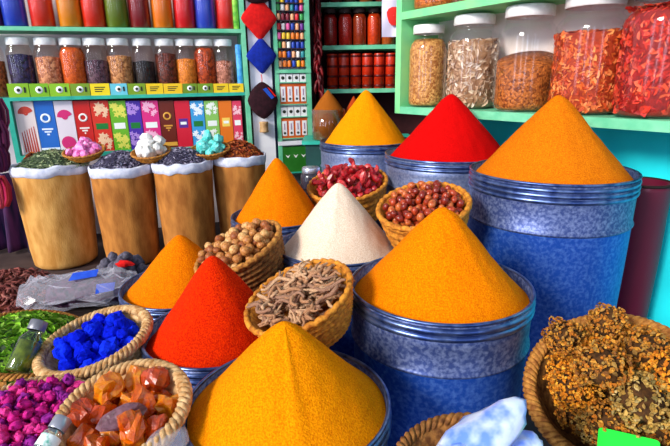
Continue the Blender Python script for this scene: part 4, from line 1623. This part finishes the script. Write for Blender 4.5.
# green price card stuck among the flowers
p = at(627, 466, .79)
w = -ray(626, 464).normalized()
nx = (RT - w * RT.dot(w)).normalized()
ny = w.cross(nx)
m = MB()
hw_, hh_ = .044, .052
cs = []
for sx, sy in ((1, 1), (-1, 1), (-1, -1), (1, -1)):
    for k in range(4):
        a = math.atan2(sy, sx) - PI / 4 + k * PI / 6
        cs.append((sx * (hw_ - .006) + .006 * math.cos(a), sy * (hh_ - .006) + .006 * math.sin(a)))
n = len(cs)
vs = [(x, y, 0) for x, y in cs] + [(x, y, .002) for x, y in cs]
fs = [tuple(range(n))[::-1], tuple(range(n, 2 * n))] + [(i, (i + 1) % n, n + (i + 1) % n, n + i) for i in range(n)]
m.add(vs, fs, 0, False)
o = m.build('green_card', mat('bright_green_card', '#1fe03c', None, rough=.5))
o.matrix_world = Matrix(((nx.x, ny.x, w.x, p.x), (nx.y, ny.y, w.y, p.y), (nx.z, ny.z, w.z, p.z), (0, 0, 0, 1))) @ Matrix.Rotation(-.27, 4, 'Z') @ Matrix.Rotation(-.3, 4, 'X')
tag(o, 'bright green card in front of the dried flowers, bottom edge', 'card')

# ------------------------------------------------------------------ left edge: hanging yarn bundles and purple cloth
YARN = mat('purple_yarn', '#3c1030', None, rough=.85, island=['#6c1c58', '#28081c', '#8c2c5c', '#4c1840', '#a8506c'])
YARN2 = mat('pink_yarn', '#b01c44', None, rough=.85, island=['#d82c6c', '#8c1020', '#e0504c', '#a0185c'])
for i, (px, py, hgt, ym, lab) in enumerate([(-7, 100, 30, YARN, 'topmost dark purple yarn bundle hanging at the left edge'), (-6, 122, 30, YARN, 'middle dark purple yarn bundle hanging at the left edge'),
                                            (-6, 146, 26, YARN, 'lowest dark purple yarn bundle hanging at the left edge'), (-5, 178, 30, YARN2, 'pink red yarn tassel hanging left of the palest sack')]):
    random.seed(70 + i)
    p = at(px, py, 2.62)
    m = MB()
    L = hgt / F * 2.62
    for k in range(36):
        a = random.uniform(0, 6.28)
        r = random.uniform(.03, .06)
        o_ = Vector((math.cos(a), math.sin(a), 0))
        m.tube([Vector((0, 0, 0)), o_ * r * .7 + Vector((0, 0, .004)), o_ * r + Vector((0, 0, -L * .35)), o_ * r * .9 + Vector((0, 0, -L * .75)), o_ * r * .55 + Vector((0, 0, -L))], .0065, 6)
    m.tube([(0, 0, 0), (0, 0, .06)], .005, 6)
    o = m.build('yarn_bundle', ym)
    o.location = p
    tag(o, lab, 'yarn')
m = MB()
vs, fs = [], []
A1, B1 = at(-40, 176, 3.02), at(40, 176, 3.02)
nu = 40
for j in range(12):
    t = j / 11
    for i in range(nu + 1):
        u = i / nu
        q = A1.lerp(B1, u)
        wv = .025 * math.sin(u * 26 + .6 * t) * (1 + t)
        vs.append((q.x + .04 * t * (u - .5), q.y - wv - .03 * t, q.z * (1 - t) + .02))
for j in range(11):
    for i in range(nu):
        b = j * (nu + 1) + i
        fs.append((b, b + nu + 1, b + nu + 2, b + 1))
m.add(vs, fs)
o = m.build('hanging_cloth', mat('purple_cloth', '#5a2a58', '#1c1a38', scale=9, rough=.9, stretch=(3, 3, .4)))
sm = o.modifiers.new('thickness', 'SOLIDIFY')
sm.thickness = .006
tag(o, 'dark purple cloth hanging left of the palest sack', 'cloth')

# ------------------------------------------------------------------ light
sd = bpy.data.lights.new('sun', 'SUN')
so = bpy.data.objects.new('sun', sd)
COL.objects.link(so)
sd.energy = 4.3
sd.angle = math.radians(16)
sd.color = (1.0, .95, .88)
v = Vector((.70, .66, -.50))
so.rotation_euler = v.to_track_quat('-Z', 'Y').to_euler()
# daylight: a soft blue sky with added bright strips behind the viewer for highlights
w = bpy.data.worlds.new('daylight')
scene.world = w
w.use_nodes = True
nt = w.node_tree
nd, lk = nt.nodes, nt.links
bg = nd['Background']
tc = nd.new('ShaderNodeTexCoord')
sp = nd.new('ShaderNodeSeparateXYZ')
lk.new(tc.outputs['Generated'], sp.inputs[0])
cb = nd.new('ShaderNodeCombineXYZ')
lk.new(sp.outputs[0], cb.inputs[0])
lk.new(sp.outputs[1], cb.inputs[1])
nv = nd.new('ShaderNodeVectorMath')
nv.operation = 'NORMALIZE'
lk.new(cb.outputs[0], nv.inputs[0])
acc = None
for (ax_, ay_, k_, amp_) in ((-.36, -.93, 500, 7), (-.62, -.78, 600, 6), (-.86, -.50, 400, 6), (.12, -.99, 600, 5), (.52, -.85, 500, 5)):
    dt = nd.new('ShaderNodeVectorMath')
    dt.operation = 'DOT_PRODUCT'
    dt.inputs[1].default_value = Vector((ax_, ay_, 0)).normalized()
    lk.new(nv.outputs[0], dt.inputs[0])
    mxm = nd.new('ShaderNodeMath')
    mxm.operation = 'MAXIMUM'
    mxm.inputs[1].default_value = 0
    lk.new(dt.outputs['Value'], mxm.inputs[0])
    pw = nd.new('ShaderNodeMath')
    pw.operation = 'POWER'
    pw.inputs[1].default_value = k_
    lk.new(mxm.outputs[0], pw.inputs[0])
    ml = nd.new('ShaderNodeMath')
    ml.operation = 'MULTIPLY_ADD'
    ml.inputs[1].default_value = amp_
    lk.new(pw.outputs[0], ml.inputs[0])
    if acc is None:
        ml.inputs[2].default_value = 0
    else:
        lk.new(acc, ml.inputs[2])
    acc = ml.outputs[0]
el = nd.new('ShaderNodeMapRange')
el.interpolation_type = 'SMOOTHSTEP'
el.inputs['From Min'].default_value = -.25
el.inputs['From Max'].default_value = -.05
lk.new(sp.outputs[2], el.inputs['Value'])
el2 = nd.new('ShaderNodeMapRange')
el2.interpolation_type = 'SMOOTHSTEP'
el2.inputs['From Min'].default_value = .55
el2.inputs['From Max'].default_value = .35
lk.new(sp.outputs[2], el2.inputs['Value'])
m1 = nd.new('ShaderNodeMath')
m1.operation = 'MULTIPLY'
lk.new(el.outputs[0], m1.inputs[0])
lk.new(el2.outputs[0], m1.inputs[1])
m2 = nd.new('ShaderNodeMath')
m2.operation = 'MULTIPLY'
lk.new(m1.outputs[0], m2.inputs[0])
lk.new(acc, m2.inputs[1])
m3 = nd.new('ShaderNodeMath')
m3.operation = 'ADD'
m3.inputs[1].default_value = .50
lk.new(m2.outputs[0], m3.inputs[0])
bg.inputs[0].default_value = (.66, .78, 1.0, 1)
lk.new(m3.outputs[0], bg.inputs[1])

vs_ = scene.view_settings
scene.display_settings.display_device = 'sRGB'
vs_.view_transform = 'Standard'
vs_.look = 'None'
vs_.gamma = 1.0
vs_.use_curve_mapping = False
vs_.exposure = 0.0
